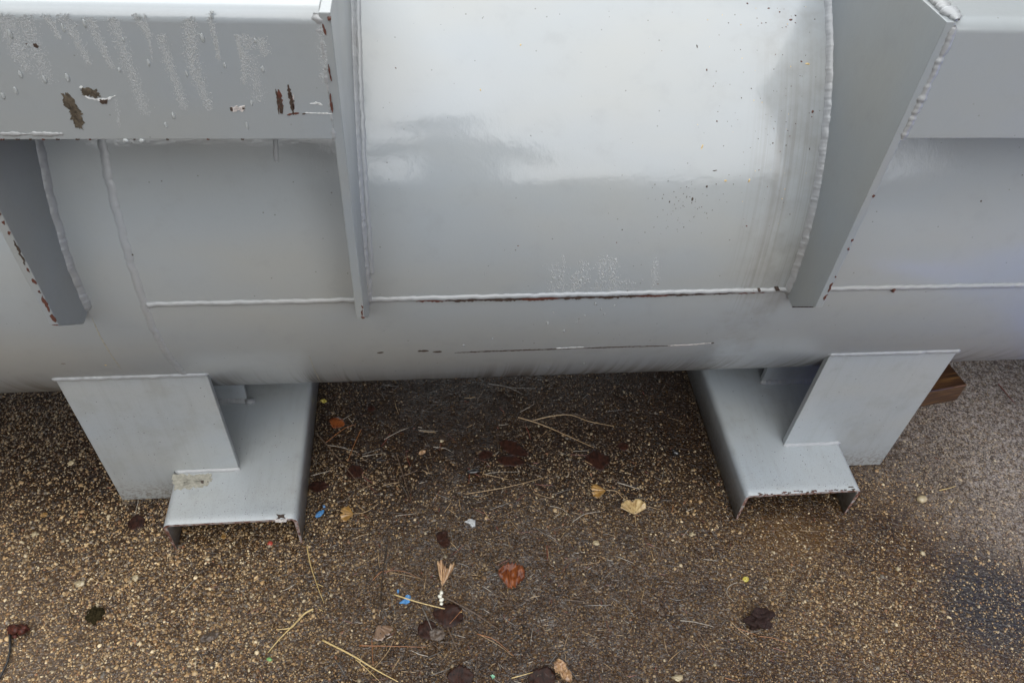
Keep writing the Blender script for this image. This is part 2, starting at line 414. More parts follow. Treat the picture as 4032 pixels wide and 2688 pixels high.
def foot(x0, a0, a1, side, lab, saddle):
    ch = bm_obj('channel_foot', channel(x0), [M_foot, M_edge], tank, label=lab)
    if side < 0:
        poly = [(a0, ZT), (a0, ZB), (x0 - .0005, ZB), (x0 - .0005, CH_H + .0008), (a1, CH_H + .0008), (a1, ZT)]
    else:
        xe = x0 + CH_W
        poly = [(a1, ZT), (a1, ZB), (xe + .0005, ZB), (xe + .0005, CH_H + .0008), (a0, CH_H + .0008), (a0, ZT)]
    pl = bm_obj('foot_plate', prism([Vector((x, YP, z)) for x, z in poly], Vector((0, .0115, 0)), .0012), M_foot, ch)
    xa, xb = min(a0, a1), max(a0, a1)
    bead('weld_bead', [Vector((x, YP + .0005, ZT + .0015)) for x in np.linspace(xa - .005, xb + .004, 40)], [(0, -1, 1.1)] * 40, .0062, ch, int(40 + x0 * 10), flat_=.8, amp=.06, ripple=.009)
    px0, px1 = (x0 + .004, a1) if side < 0 else (a0, x0 + CH_W - .004)
    bead('weld_bead', [Vector((x, YP - .001, CH_H + .001)) for x in np.linspace(px0 - .002, px1 + .003, 30)], [(0, -1, 1)] * 30, .0055, ch, int(60 + x0 * 10), amp=.07, ripple=.008)
    s0, s1 = saddle; y = -.2800
    zt = Z0 - math.sqrt(RT**2 - y * y) + .004
    bm_obj('saddle_plate', prism([Vector((s0, y, zt + .002)), Vector((s0, y, CH_H + .0008)), Vector((s1, y, CH_H + .0008)), Vector((s1, y, zt + .002))], Vector((0, .0115, 0))), M_foot, ch)
    bead('weld_bead', [Vector((x, y - .001, CH_H + .001)) for x in np.linspace(s0 - .004, s1 + .004, 40)], [(0, -1, .8)] * 40, .0085, ch, int(80 + x0 * 10), amp=.14)
    return ch
chL = foot(X1, -.7842, -.5329, -1, 'left channel foot with a muddy patch and a rust flake near its front edge', (-.77, -.5405))
chR = foot(X2, 0.6130, .8725, 1, 'right channel foot with rust-freckled front edge', (.6201, .862))
bmx = bmesh.new(); bmesh.ops.create_icosphere(bmx, subdivisions=3, radius=.008)
for v in bmx.verts: v.co = Vector((v.co.x * 1.3, v.co.y, v.co.z * .8)) * (1 + .35 * noise.noise(v.co * 300)) + Vector((-.534, -.286, CH_H + .004))
bm_obj('weld_blob', bmx, M_bead, chL, True)

# ------------------------------------------------------------------ chips, scratches and rust: thin patches on the paint
def patch(px, surf, mat, parent, name='paint_chip', lift=.0006, rag=.18, sub=9, seed=0, scale_uv=None, label=None):
    pts = []; n = len(px); rr = random.Random(seed or int(px[0][0] * 7 + px[0][1]))
    per = sum(math.dist(px[i], px[(i + 1) % n]) for i in range(n)) / n
    for i in range(n):
        a, b = px[i], px[(i + 1) % n]
        for k in range(sub):
            t = k / sub; u = a[0] + (b[0] - a[0]) * t; v = a[1] + (b[1] - a[1]) * t
            j = rag * min(per * .25, 9) 
            pts.append((u + rr.uniform(-j, j), v + rr.uniform(-j, j)))
    cu = sum(p[0] for p in pts) / len(pts); cv = sum(p[1] for p in pts) / len(pts)
    vs, fs = [], []; K = len(pts)
    for ring, (s, l) in enumerate(((1, -.0004), (.985, lift), (.5, lift * 1.1))):
        for (u, v) in pts:
            P, nn = surf(cu + (u - cu) * s, cv + (v - cv) * s); vs.append(P + nn * l)
    P, nn = surf(cu, cv); vs.append(P + nn * lift * 1.1); c = len(vs) - 1
    for r in range(2):
        for i in range(K):
            j = (i + 1) % K; fs.append((r * K + i, r * K + j, (r + 1) * K + j, (r + 1) * K + i))
    for i in range(K): fs.append((2 * K + i, 2 * K + (i + 1) % K, c))
    o = link(name, mesh_from(name, vs, fs, mat, False), parent)
    if label: o['label'] = label
    return o
def strip(px, w, surf, mat, parent, name='scratch', lift=.0005, seed=0, label=None, rag=.5):
    """ragged line patch along a pixel polyline, width w in photo pixels"""
    rr = random.Random(seed or int(px[0][0] + px[0][1])); up, dn = [], []
    for i in range(len(px) - 1):
        a, b = px[i], px[i + 1]; L = math.dist(a, b); nx, ny = -(b[1] - a[1]) / L, (b[0] - a[0]) / L
        k = max(2, int(L / 7))
        for j in range(k + (i == len(px) - 2)):
            t = j / k; tt = (i + t) / (len(px) - 1)
            ww = w * .5 * (1 + rag * rr.uniform(-1, 1)) * min(1, .25 + 4 * min(tt, 1 - tt))
            u = a[0] + (b[0] - a[0]) * t; v = a[1] + (b[1] - a[1]) * t + rr.uniform(-.6, .6)
            up.append((u + nx * ww, v + ny * ww)); dn.append((u - nx * ww, v - ny * ww))
    vs, fs = [], []
    for (a, b) in zip(up, dn):
        for (p, l) in ((a, -.0003), (a, lift), (b, lift), (b, -.0003)):
            P, nn = surf(*p); vs.append(P + nn * l)
    for i in range(len(up) - 1):
        for j in range(3): q = i * 4 + j; fs.append((q, q + 1, q + 5, q + 4))
    o = link(name, mesh_from(name, vs, fs, mat, False), parent)
    if label: o['label'] = label
    return o
# upper-left beam
patch([(245, 372), (275, 372), (296, 410), (316, 440), (327, 478), (322, 508), (305, 505), (285, 470), (270, 430), (255, 405)], FB, M_olive, bxL, rag=1.0, label='long slanting bare-metal chip')
patch([(320, 350), (345, 345), (380, 355), (398, 380), (380, 385), (350, 376), (322, 372)], FB, M_olive, bxL, rag=.9, label='dark ragged chip with a pale rim')
patch([(392, 392), (425, 390), (422, 407), (405, 410), (393, 402)], FB, M_rustdark, bxL, rag=.6)
strip([(330, 374), (352, 387), (390, 393), (425, 390), (455, 376)], 7, FB, M_white, bxL, 'chip_rim')
strip([(312, 344), (326, 342)], 11, FB, M_white, bxL, 'chip_rim')
patch([(130, 172), (142, 171), (153, 183), (148, 190), (134, 184)], FB, M_rustdark, bxL)
patch([(100, 171), (108, 171), (115, 180), (107, 180)], FB, M_rustdark, bxL, lift=.0005)
patch([(912, 421), (960, 416), (964, 434), (918, 439)], FB, M_primer, bxL, rag=.6, label='whitish chip with dark ends')
patch([(905, 423), (916, 421), (918, 438), (908, 436)], FB, M_rustdark, bxL, lift=.0008)
patch([(953, 423), (963, 423), (963, 430), (955, 431)], FB, M_rustdark, bxL, lift=.0008)
strip([(1085, 350), (1093, 385), (1098, 450)], 7, FB, M_rustdark, bxL)
strip([(1096, 352), (1104, 395), (1110, 448)], 13, FB, M_rustred, bxL, rag=.7, label='upright rusty scratch')
patch([(1097, 385), (1108, 388), (1115, 425), (1113, 448), (1103, 446)], FB, M_rustdark, bxL, lift=.0008)
strip([(1134, 333), (1142, 375), (1147, 400), (1156, 452)], 11, FB, M_rustdark, bxL, rag=.7)
strip([(1140, 365), (1152, 400), (1158, 430)], 9, FB, M_rustred, bxL, rag=.8)
strip([(1156, 372), (1154, 420)], 5, FB, M_primer, bxL, 'chip_rim')
strip([(1130, 453), (1150, 448), (1178, 445)], 9, FB, M_rustred, bxL, rag=.7)
strip([(1190, 450), (1204, 446)], 6, FB, M_rustdark, bxL)
strip([(1200, 444), (1250, 446), (1308, 448)], 4, FB, M_white, bxL, 'chip_rim')
strip([(1220, 408), (1262, 406)], 5, FB, M_white, bxL, 'chip_rim')
strip([(1240, 402), (1270, 414)], 6, FB, M_white, bxL, 'chip_rim')
strip([(1270, 94), (1276, 112), (1284, 138)], 7, FB, M_rustred, bxL, lift=.001)
strip([(1293, 252), (1299, 290), (1306, 318)], 5, FB, M_rustred, bxL, lift=.0018)
strip([(1300, 366), (1303, 400), (1310, 442)], 7, FB, M_rustred, bxL, lift=.0018, label='thin red rust line along the beam joint')
patch([(1290, 66), (1304, 66), (1304, 76), (1292, 78)], FB, M_rustred, bxL, lift=.003)
for i, (u, w) in enumerate(((10, 12), (70, 14), (120, 9), (172, 10), (228, 12), (306, 14), (355, 8), (530, 7), (660, 9), (820, 8), (955, 10))):
    patch([(u - w * .6, 546), (u + w * .6, 547), (u + w * .5, 551.5), (u - w * .5, 551)], FB, M_rustdark if i % 3 else M_rustred, bxL, 'rust_spot', rag=.6, lift=.0007)
# edge of the left stiffener (faces the viewer) and of the others
def rust_on_edge(x0, x1, zs, parent, mats, seed):
    rr = random.Random(seed)
    for (za, zb, w) in zs:
        w *= .7; za, zb = 1.4313 + (za - 1.436) * 1.2154, 1.4313 + (zb - 1.436) * 1.2154
        n = max(3, int((zb - za) / .0035)); vs, fs = [], []
        for i in range(n + 1):
            z = za + (zb - za) * i / n; f = min(1, 4 * min(i / n, 1 - i / n) + .15)
            c = x0 + (x1 - x0) * (.80 + .1 * rr.uniform(-1, 1)); hw = w * .5 * f * rr.uniform(.6, 1.3)
            for dx, l in ((-hw, .0001), (-hw * .8, .0009), (hw * .8, .0009), (hw, .0001)):
                vs.append((min(max(c + dx, min(x0, x1)), max(x0, x1) + .0006), YO - l, z))
        for i in range(n):
            for j in range(3): q = i * 4 + j; fs.append((q, q + 1, q + 5, q + 4))
        link('rust_spot', mesh_from('rust_spot', vs, fs, rr.choice(mats), False), parent)
rust_on_edge(XA - PT, XA, [(.787, .800, .008), (.803, .828, .007), (.8315, .836, .004), (.845, .853, .009), (.862, .868, .004), (.872, .905, .0045), (.912, .917, .005), (.925, .93, .005), (.936, .941, .004), (.972, .98, .005)], stA, [M_rustred, M_rustdark], 5)
rust_on_edge(XA - PT, XA - .001, [(.782, .7835, .012)], stA, [M_rustred], 6)
rust_on_edge(XB - PT, XB, [(.7805, .784, .011), (.785, .795, .0035), (.797, .802, .004)], stB, [M_rustred], 7)
rust_on_edge(XC, XC + PT, [(.793, .803, .006), (.806, .822, .007), (.83, .833, .004), (.873, .877, .005), (.886, .89, .005), (.948, .952, .005)], stC, [M_rustred, M_rustdark], 8)
# rust along the slanted foot of the right stiffener
vs = []; fs = []
for i in range(14):
    t = i / 13; y = -.5845 + .051 * t; z = .6325 - .0488 * t; w = .0011 * rng.uniform(.6, 1.6)
    vs += [(XC - .0005, y, z + w), (XC - .0008, y, z - .0012)]
for i in range(13): q = i * 2; fs.append((q, q + 1, q + 3, q + 2))
link('rust_spot', mesh_from('rust_spot', vs, fs, M_rustdark, False), stC)
# under the long seam: rust creeping from beneath the weld
xs_px = [(1630, 1180), (1760, 1179), (1900, 1177), (2050, 1175), (2200, 1170), (2350, 1166), (2500, 1163), (2640, 1159), (2780, 1154), (2900, 1150), (3020, 1146)]
def FTs(u, v):
    P, n = FT(u, v + 1); return P, n
for k in range(len(xs_px) - 1):
    (a, b), (c, d) = xs_px[k], xs_px[k + 1]
    strip([(a - 4, b), ((a + c) / 2, (b + d) / 2), (c + 4, d)], 8 if k < 6 else 5, FTs, M_rustdark if k % 3 else M_rustred, tank, 'rust_line', lift=.0022, rag=.8)
patch([(3048, 1128), (3062, 1126), (3068, 1136), (3052, 1138)], FT, M_rustdark, tank, 'rust_spot', lift=.005)
patch([(2982, 1134), (2992, 1134), (2990, 1142), (2984, 1142)], FT, M_rustdark, tank, 'rust_spot', lift=.005)
patch([(3512, 1132), (3522, 1130), (3514, 1142), (3506, 1142)], FT, M_rustred, tank, 'rust_spot', lift=.0062)
# long scratch low on the shell
for pts, w, mt_ in ((((1485, 1388), (1510, 1387)), 4, M_rustdark), (((1645, 1382), (1688, 1380)), 5, M_rustdark), (((1704, 1385), (1740, 1384)), 6, M_rustdark),
                    (((1790, 1388), (1900, 1383), (2050, 1378), (2200, 1373), (2280, 1370)), 3.2, M_rustdark),
                    (((2270, 1371), (2450, 1365), (2640, 1360)), 2.6, M_rustdark), (((2630, 1360), (2720, 1357), (2800, 1350)), 2.2, M_primer), (((2800, 1351), (2812, 1349)), 5, M_rustdark), (((2190, 1371), (2300, 1366)), 2.5, M_white)):
    strip([p for p in pts], w, FT, mt_, tank, 'scratch')
strip([(362, 1252), (395, 1325), (440, 1400), (480, 1455)], 4, FT, M_dirtpatch, tank, 'drip_stain', lift=.0003)
strip([(1218, 1400), (1240, 1460), (1262, 1503)], 4, FT, M_dirtpatch, tank, 'drip_stain', lift=.0003)
# channel patches
patch([(678, 1868), (760, 1866), (832, 1866), (836, 1890), (812, 1910), (770, 1920), (690, 1928), (682, 1900)], FC, M_dirtpatch, chL, 'mud_patch', rag=.7, lift=.0005)
patch([(790, 1893), (803, 1891), (802, 1904), (793, 1903)], FC, M_rustdark, chL, lift=.0009)
patch([(815, 1895), (821, 1894), (820, 1899)], FC, M_rustdark, chL, lift=.0009)
patch([(1087, 2024), (1104, 2026), (1122, 2024), (1118, 2032), (1126, 2042), (1108, 2038), (1088, 2044), (1096, 2034)], FC, M_rustdark, chL, rag=.3, lift=.0009, label='dark rust flake')
patch([(1078, 2042), (1122, 2046), (1135, 2036), (1126, 2054), (1085, 2055)], FC, M_primer, chL, rag=.3, lift=.0005)
for i in range(24):
    u = 2965 + rng.random() * 420; v = 1950 - (u - 2965) * .055 - rng.random() * 9
    w = rng.uniform(3, 9)
    patch([(u - w, v - 1.5), (u + w, v - 2), (u + w, v + 2), (u - w, v + 2)], FC, rng.choice([M_rustred, M_rustdark]), chR, 'rust_spot', rag=.6, sub=3)
patch([(3340, 1915), (3358, 1914), (3362, 1918), (3342, 1919)], FC, M_rustdark, chR, 'rust_spot')
patch([(3350, 1926), (3366, 1925), (3362, 1930)], FC, M_rustdark, chR, 'rust_spot')

# ------------------------------------------------------------------ ground
def ground_mat():
    mt, ns, ls, b = nt('wet_aggregate')
    tc = N(ns, 'ShaderNodeTexCoord').outputs['Object']
    sp = N(ns, 'ShaderNodeSeparateXYZ'); ls.new(tc, sp.inputs[0]); X, Y = sp.outputs[0], sp.outputs[1]
    wob = noise_n(ns, ls, tc, 5, 4, .6)
    big = noise_n(ns, ls, mapped(ns, ls, tc, (1, 1, 1), (4, 2, 0)), 2.1, 4, .6)
    def blob(cx, cy, rx, ry, soft=.5):
        a = maths(ns, ls, 'POWER', maths(ns, ls, 'DIVIDE', maths(ns, ls, 'SUBTRACT', X, cx), rx), 2)
        c = maths(ns, ls, 'POWER', maths(ns, ls, 'DIVIDE', maths(ns, ls, 'SUBTRACT', Y, cy), ry), 2)
        d = maths(ns, ls, 'SQRT', maths(ns, ls, 'ADD', a, c)); d = maths(ns, ls, 'ADD', d, maths(ns, ls, 'MULTIPLY', maths(ns, ls, 'SUBTRACT', wob, .5), 1.1))
        return maths(ns, ls, 'SUBTRACT', 1.0, smooth(ns, ls, d, 1 - soft, 1 + soft))
    puddle = blob(0, -.82, .46, .30)
    puddle2 = blob(.365, -.92, .26, .10)
    wetc = maths(ns, ls, 'MAXIMUM', puddle, puddle2)
    wetc = maths(ns, ls, 'MAXIMUM', wetc, maths(ns, ls, 'MULTIPLY', blob(-.62, -.98, .45, .16, .5), .6))
    dry = smooth(ns, ls, maths(ns, ls, 'ADD', maths(ns, ls, 'ADD', X, maths(ns, ls, 'MULTIPLY', Y, .35)), maths(ns, ls, 'MULTIPLY', maths(ns, ls, 'SUBTRACT', big, .5), .9)), .56, 1.12)
    # binder
    fine = noise_n(ns, ls, tc, 420, 3, .7); mid = noise_n(ns, ls, tc, 70, 5, .65)
    r1 = ramp(ns, [(.30, (.011, .0052, .0018)), (.5, (.046, .0235, .008)), (.72, (.115, .062, .024))]); ls.new(mid, r1.inputs[0])
    c = mixc(ns, ls, .45, r1.outputs[0], (.030, .0155, .0055))
    # small stones, three sizes
    heights = []
    for sc, thr, keep, offs in ((330, .46, .30, 0), (215, .44, .42, 1), (140, .38, .62, 2)):
        v = N(ns, 'ShaderNodeTexVoronoi', inp={'Scale': float(sc), 'Randomness': 1.0})
        dvec = N(ns, 'ShaderNodeVectorMath', operation='ADD'); ls.new(mapped(ns, ls, tc, (1, 1.15, 1), (offs * 3.1, offs, 0)), dvec.inputs[0])
        nv = N(ns, 'ShaderNodeTexNoise', inp={'Scale': 180.0, 'Detail': 2}); ls.new(tc, nv.inputs['Vector'])
        nvs = N(ns, 'ShaderNodeVectorMath', operation='SCALE', inp={3: .003}); ls.new(nv.outputs['Color'], nvs.inputs[0]); ls.new(nvs.outputs[0], dvec.inputs[1])
        ls.new(dvec.outputs[0], v.inputs['Vector'])
        s = N(ns, 'ShaderNodeSeparateColor'); ls.new(v.outputs['Color'], s.inputs[0])
        stone = maths(ns, ls, 'MULTIPLY', maths(ns, ls, 'SUBTRACT', 1.0, smooth(ns, ls, v.outputs['Distance'], thr - .04, thr + .06)), maths(ns, ls, 'GREATER_THAN', s.outputs[0], keep))
        rc = ramp(ns, [(0, (.050, .024, .008)), (.3, (.095, .048, .017)), (.55, (.165, .092, .036)), (.7, (.08, .054, .034)), (.85, (.22, .138, .06)), (1, (.37, .27, .145))]); ls.new(s.outputs[1], rc.inputs[0])
        c = mixc(ns, ls, stone, c, rc.outputs[0])
        heights.append(maths(ns, ls, 'MULTIPLY', stone, 130 / sc))
    # stains and painted tones: shade under and around the drum, dark wash in the middle, pale sheen lower left, dusty paler ground at right
    def dim(c, fac, k, tint=(1, 1, 1)):
        return mixc(ns, ls, fac, c, tuple(k * t for t in tint), 'MULTIPLY')
    tone = smooth(ns, ls, noise_n(ns, ls, mapped(ns, ls, tc, (1, 1, 1), (1, 7, 0)), 3.4, 5, .62), .36, .66)
    c = dim(c, tone, .66, (1, .86, .66))
    patchy = smooth(ns, ls, noise_n(ns, ls, tc, 17, 4, .6), .50, .68)
    c = dim(c, patchy, .6, (1, .92, .8))
    drum_shade = smooth(ns, ls, maths(ns, ls, 'ADD', Y, maths(ns, ls, 'MULTIPLY', wob, .26)), -.56, -.24)  # painted shade: darkens the colour below the drum and round the feet
    drum_shade = maths(ns, ls, 'MULTIPLY', drum_shade, maths(ns, ls, 'SUBTRACT', 1.0, dry))
    c = dim(c, drum_shade, .24, (1.05, .80, .50))
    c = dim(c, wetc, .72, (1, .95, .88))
    side = smooth(ns, ls, maths(ns, ls, 'ADD', maths(ns, ls, 'SUBTRACT', maths(ns, ls, 'MULTIPLY', X, -.9), Y), maths(ns, ls, 'MULTIPLY', wob, .4)), 1.42, 2.0)
    c = mixc(ns, ls, maths(ns, ls, 'MULTIPLY', side, .40), c, (.21, .155, .115))  # pale sky sheen painted into the ground colour at lower left
    stain = blob(.61, -.625, .09, .05, .6)
    c = mixc(ns, ls, maths(ns, ls, 'MULTIPLY', stain, .45), c, (.11, .055, .015))
    grit = noise_n(ns, ls, tc, 190, 4, .75)
    drc = mixc(ns, ls, smooth(ns, ls, grit, .40, .58), (.085, .072, .068), (.46, .41, .37))
    dry2 = maths(ns, ls, 'MULTIPLY', dry, maths(ns, ls, 'ADD', .25, maths(ns, ls, 'MULTIPLY', smooth(ns, ls, mid, .38, .6), .6)))
    c = mixc(ns, ls, dry2, c, drc)
    dk = blob(.98, -.80, .12, .11, .6)
    c = mixc(ns, ls, maths(ns, ls, 'MULTIPLY', dk, .85), c, (.016, .0155, .018))
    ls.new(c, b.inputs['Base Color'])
    b.inputs['Roughness'].default_value = .5
    b.inputs['Coat Weight'].default_value = 1.0
    cw = N(ns, 'ShaderNodeMapRange'); ls.new(dry, cw.inputs[0]); cw.inputs[3].default_value = .72; cw.inputs[4].default_value = .6
    ls.new(maths(ns, ls, 'SUBTRACT', maths(ns, ls, 'ADD', cw.outputs[0], maths(ns, ls, 'MULTIPLY', wetc, .45)), maths(ns, ls, 'MULTIPLY', drum_shade, .5), None, True), b.inputs['Coat Weight'])
    cr = N(ns, 'ShaderNodeMapRange'); ls.new(maths(ns, ls, 'SUBTRACT', wetc, dry), cr.inputs[0]); cr.inputs[1].default_value = -1; cr.inputs[3].default_value = .20; cr.inputs[4].default_value = .02
    ls.new(cr.outputs[0], b.inputs['Coat Roughness']); b.inputs['Coat IOR'].default_value = 1.56
    b.inputs['Specular IOR Level'].default_value = .1
    hsum = maths(ns, ls, 'ADD', maths(ns, ls, 'ADD', heights[0], heights[1]), heights[2])
    hsum = maths(ns, ls, 'ADD', hsum, maths(ns, ls, 'MULTIPLY', fine, .6))
    bp = N(ns, 'ShaderNodeBump', inp={'Strength': .9, 'Distance': .0016}); ls.new(hsum, bp.inputs['Height']); ls.new(bp.outputs[0], b.inputs['Normal'])
    wv = maths(ns, ls, 'ADD', noise_n(ns, ls, mapped(ns, ls, tc, (1, 1.9, 1)), 110, 1, .5, .6), maths(ns, ls, 'MULTIPLY', heights[2], .05))
    wv = maths(ns, ls, 'ADD', wv, maths(ns, ls, 'MULTIPLY', maths(ns, ls, 'MULTIPLY', wetc, 1.3), noise_n(ns, ls, mapped(ns, ls, tc, (1, 2.0, 1)), 62, 1, .5, 1.2)))
    bp2 = N(ns, 'ShaderNodeBump', inp={'Strength': 1.0, 'Distance': .0085}); ls.new(wv, bp2.inputs['Height']); ls.new(bp2.outputs[0], b.inputs['Coat Normal'])
    return mt
M_ground = ground_mat()
def gh(x, y):
    p = Vector((x, y, 0))
    return .0018 * noise.noise(p * 9) + .0012 * noise.noise(p * 31 + Vector((5, 0, 0)))
def axis(lo, hi, step, far):
    a = list(np.arange(lo, hi + 1e-6, step)); s = step
    while a[-1] < far: s *= 1.45; a.append(a[-1] + s)
    s = step
    while a[0] > -far: s *= 1.45; a.insert(0, a[0] - s)
    return a
gx, gy = axis(-1.35, 1.65, .008, 160), axis(-1.1, .2, .008, 160)
vs = [(x, y, gh(x, y) if -1.5 < x < 1.9 and -1.35 < y < .5 else 0) for y in gy for x in gx]
nx = len(gx)
fs = [(j * nx + i, j * nx + i + 1, (j + 1) * nx + i + 1, (j + 1) * nx + i) for j in range(len(gy) - 1) for i in range(nx - 1)]
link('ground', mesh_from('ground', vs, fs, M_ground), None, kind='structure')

# aggregate stones standing proud of the surface
def pebbles():
    mt, ns, ls, b = nt('pebble')
    at = N(ns, 'ShaderNodeAttribute', attribute_name='tint'); ls.new(at.outputs['Color'], b.inputs['Base Color'])
    b.inputs['Roughness'].default_value = .4; b.inputs['Coat Weight'].default_value = .45; b.inputs['Coat Roughness'].default_value = .15; b.inputs['Specular IOR Level'].default_value = .3
    n = 330000
    x = nrg.uniform(-1.35, 1.6, n); y = nrg.uniform(-1.08, .02, n)
    rel = np.stack([x - CAM.x, y - CAM.y, np.full(n, -CAM.z)], 1); A3 = np.array(AX)
    cc3 = rel @ A3.T; U = cc3[:, 0] / cc3[:, 2] * FPX / 2016; V_ = cc3[:, 1] / cc3[:, 2] * FPX / 1344
    k0 = (np.abs(U) < 1.22) & (V_ < 1.22); x, y = x[k0], y[k0]; n = len(x)
    f = np.array([noise.noise(Vector((a * 3.2, c * 3.2, 3))) + .5 * noise.noise(Vector((a * 11, c * 11, 7))) for a, c in zip(x, y)])
    pud = np.exp(-(((x - .005) / .34) ** 2 + ((y + .78) / .30) ** 2) ** 1.4)
    left = np.clip((-.20 - x) / .4, 0, 1)
    prob = np.clip(.26 + .34 * f - .26 * pud - .14 * np.clip((y + .55) / .3, 0, 1) + .42 * left, .03, 1)
    keep = nrg.uniform(size=n) < prob
    x, y, left = x[keep], y[keep], left[keep]; n = len(x)
    r = np.clip(np.exp(nrg.normal(math.log(.00150), .42, n)) * (1 + .06 * left), .0007, .0055)
    ang = nrg.uniform(0, math.pi, n); asp = nrg.uniform(.5, .95, n)
    z = np.array([gh(a, c) for a, c in zip(x, y)])
    base = np.array([[math.cos(i * math.pi / 3), math.sin(i * math.pi / 3), -.35] for i in range(6)] + [[.62 * math.cos(i * math.pi / 3 + .5), .62 * math.sin(i * math.pi / 3 + .5), .42] for i in range(6)] + [[0, 0, .55]])
    V = np.repeat(base[None], n, 0) * (1 + nrg.normal(0, .16, (n, 13, 1)))
    V[:, :, 1] *= asp[:, None]; V[:, :, 2] *= nrg.uniform(.6, 1.0, n)[:, None]
    V *= r[:, None, None]
    ca, sa = np.cos(ang)[:, None], np.sin(ang)[:, None]
    xx = V[:, :, 0] * ca - V[:, :, 1] * sa + x[:, None]; yy = V[:, :, 0] * sa + V[:, :, 1] * ca + y[:, None]
    zz = V[:, :, 2] + z[:, None] + (r * .12)[:, None]
    co = np.stack([xx, yy, zz], -1).reshape(-1, 3)
    tri = []
    for i in range(6):
        j = (i + 1) % 6; tri += [(i, j, 6 + i), (j, 6 + j, 6 + i), (6 + i, 6 + j, 12)]
    tri = np.array(tri); T = (tri[None] + (np.arange(n) * 13)[:, None, None]).reshape(-1)
    me = bpy.data.meshes.new('gravel'); me.vertices.add(len(co)); me.vertices.foreach_set('co', co.reshape(-1))
    k = len(T) // 3; me.loops.add(len(T)); me.loops.foreach_set('vertex_index', T.astype(np.int32)); me.polygons.add(k)
    me.polygons.foreach_set('loop_start', np.arange(0, len(T), 3, dtype=np.int32)); me.polygons.foreach_set('loop_total', np.full(k, 3, np.int32))
    pal = np.array([(.30, .185, .080), (.40, .275, .14), (.54, .43, .27), (.18, .098, .038), (.10, .068, .042), (.16, .13, .10), (.22, .10, .045), (.21, .145, .078), (.34, .27, .17)])
    ci = nrg.choice(len(pal), n, p=[.2, .16, .07, .16, .12, .08, .03, .13, .05])
    c = pal[ci] * nrg.uniform(.55, 1.15, (n, 1)) * (1 + .25 * left[:, None])
    c = c * (1 - .62 * np.clip((y[:, None] + .52) / .2, 0, 1) * np.clip((1.05 - x[:, None]) / .2, 0, 1)) * (1 - .25 * np.exp(-(((x - .01) / .42) ** 2 + ((y + .83) / .28) ** 2))[:, None])  # stones dimmed under the drum to follow the painted shade, slightly in the puddle
    wash = np.clip((x + .35 * y - .71) / .35, 0, .6)[:, None]; c = c * (1 - wash) + np.array([.27, .23, .19]) * wash
    a = me.color_attributes.new('tint', 'FLOAT_COLOR', 'POINT')
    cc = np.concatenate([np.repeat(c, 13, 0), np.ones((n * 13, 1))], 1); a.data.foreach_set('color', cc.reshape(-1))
    me.polygons.foreach_set('use_smooth', [True] * k)
    me.update(); me.validate(); me.materials.append(mt)
    link('gravel', me, None, kind='stuff', label='small tan and cream stones set in the wet brown aggregate surface', category='gravel')
pebbles()

def drift():
    rr = random.Random(21); vs, fs, mi = [], [], []
    edges = [((-.7842, YP - .002), (X1, YP - .002), -1), ((.7422, YP - .002), (.8725, YP - .002), -1), ((X1 + CH_W + .001, YF), (X1 + CH_W + .001, -.15), 1), ((X1 - .001, YF), (X1 - .001, YP), -2), ((X2 - .001, YF), (X2 - .001, -.15), -2), ((X2 + CH_W + .001, YF), (X2 + CH_W + .001, YP), 1)]
    for (a, b, k) in edges:
        L_ = math.dist(a, b)
        for i in range(int(L_ * 1500)):
            t = rr.random(); d = abs(rr.gauss(0, .007)); x = a[0] + (b[0] - a[0]) * t; y = a[1] + (b[1] - a[1]) * t
            if k == -1: y -= d
            elif k == 1: x += d
            else: x -= d
            r_ = rr.uniform(.0006, .0020); z = max(0, .0035 - d * .35) * rr.random() + .0005; b0 = len(vs)
            for q in range(5): an = q * 1.2566 + rr.random() * .6; vs.append((x + r_ * math.cos(an), y + r_ * math.sin(an) * .8, z))
            vs.append((x, y, z + r_ * .8)); fs.extend([(b0 + q, b0 + (q + 1) % 5, b0 + 5) for q in range(5)]); c_ = rr.choice([0, 0, 0, 1, 1, 2]); mi.extend([c_] * 5)
    link('grit', mesh_from('grit', vs, fs, [M_gd, M_gb, M_gt], True, mi), None, kind='stuff', label='wet grit and fines gathered along the edges of the two feet', category='grit')
M_gd = flat('dark_fines', (.022, .013, .008), .5, .3, .3); M_gb = flat('brown_fines', (.06, .036, .017), .5, .3, .3); M_gt = flat('tan_fines', (.2, .14, .07), .5, .3, .3)
drift()

# ------------------------------------------------------------------ timber block behind the right foot
def wood():
    mt, ns, ls, b = nt('wet_timber')
    tc = N(ns, 'ShaderNodeTexCoord').outputs['Object']
    g = noise_n(ns, ls, mapped(ns, ls, tc, (9, 140, 140)), 1.0, 4, .6)
    r = ramp(ns, [(.3, (.02, .008, .004)), (.5, (.065, .028, .010)), (.7, (.17, .085, .027))]); ls.new(g, r.inputs[0])
    ls.new(r.outputs[0], b.inputs['Base Color']); b.inputs['Roughness'].default_value = .45; b.inputs['Coat Weight'].default_value = .7; b.inputs['Coat Roughness'].default_value = .15
    bp = N(ns, 'ShaderNodeBump', inp={'Strength': .5, 'Distance': .001}); ls.new(g, bp.inputs['Height']); ls.new(bp.outputs[0], b.inputs['Normal'])
    bm = prism([Vector((-.30, 0, 0.002)), Vector((0, 0, 0.002)), Vector((0, 0, .0605)), Vector((-.30, 0, .0605))], Vector((0, .11, 0)), .004, 3)
    for v in bm.verts: v.co += Vector((0, .003 * noise.noise(v.co * 20), .003 * noise.noise(v.co * 17 + Vector((9, 0, 0)))))
    o = bm_obj('timber_block', bm, mt, None, label='wet brown timber block lying behind the right foot plate', category='timber block')
    o.location = (1.150, -.283, 0); o.rotation_euler = (0, 0, R_(9))
wood()

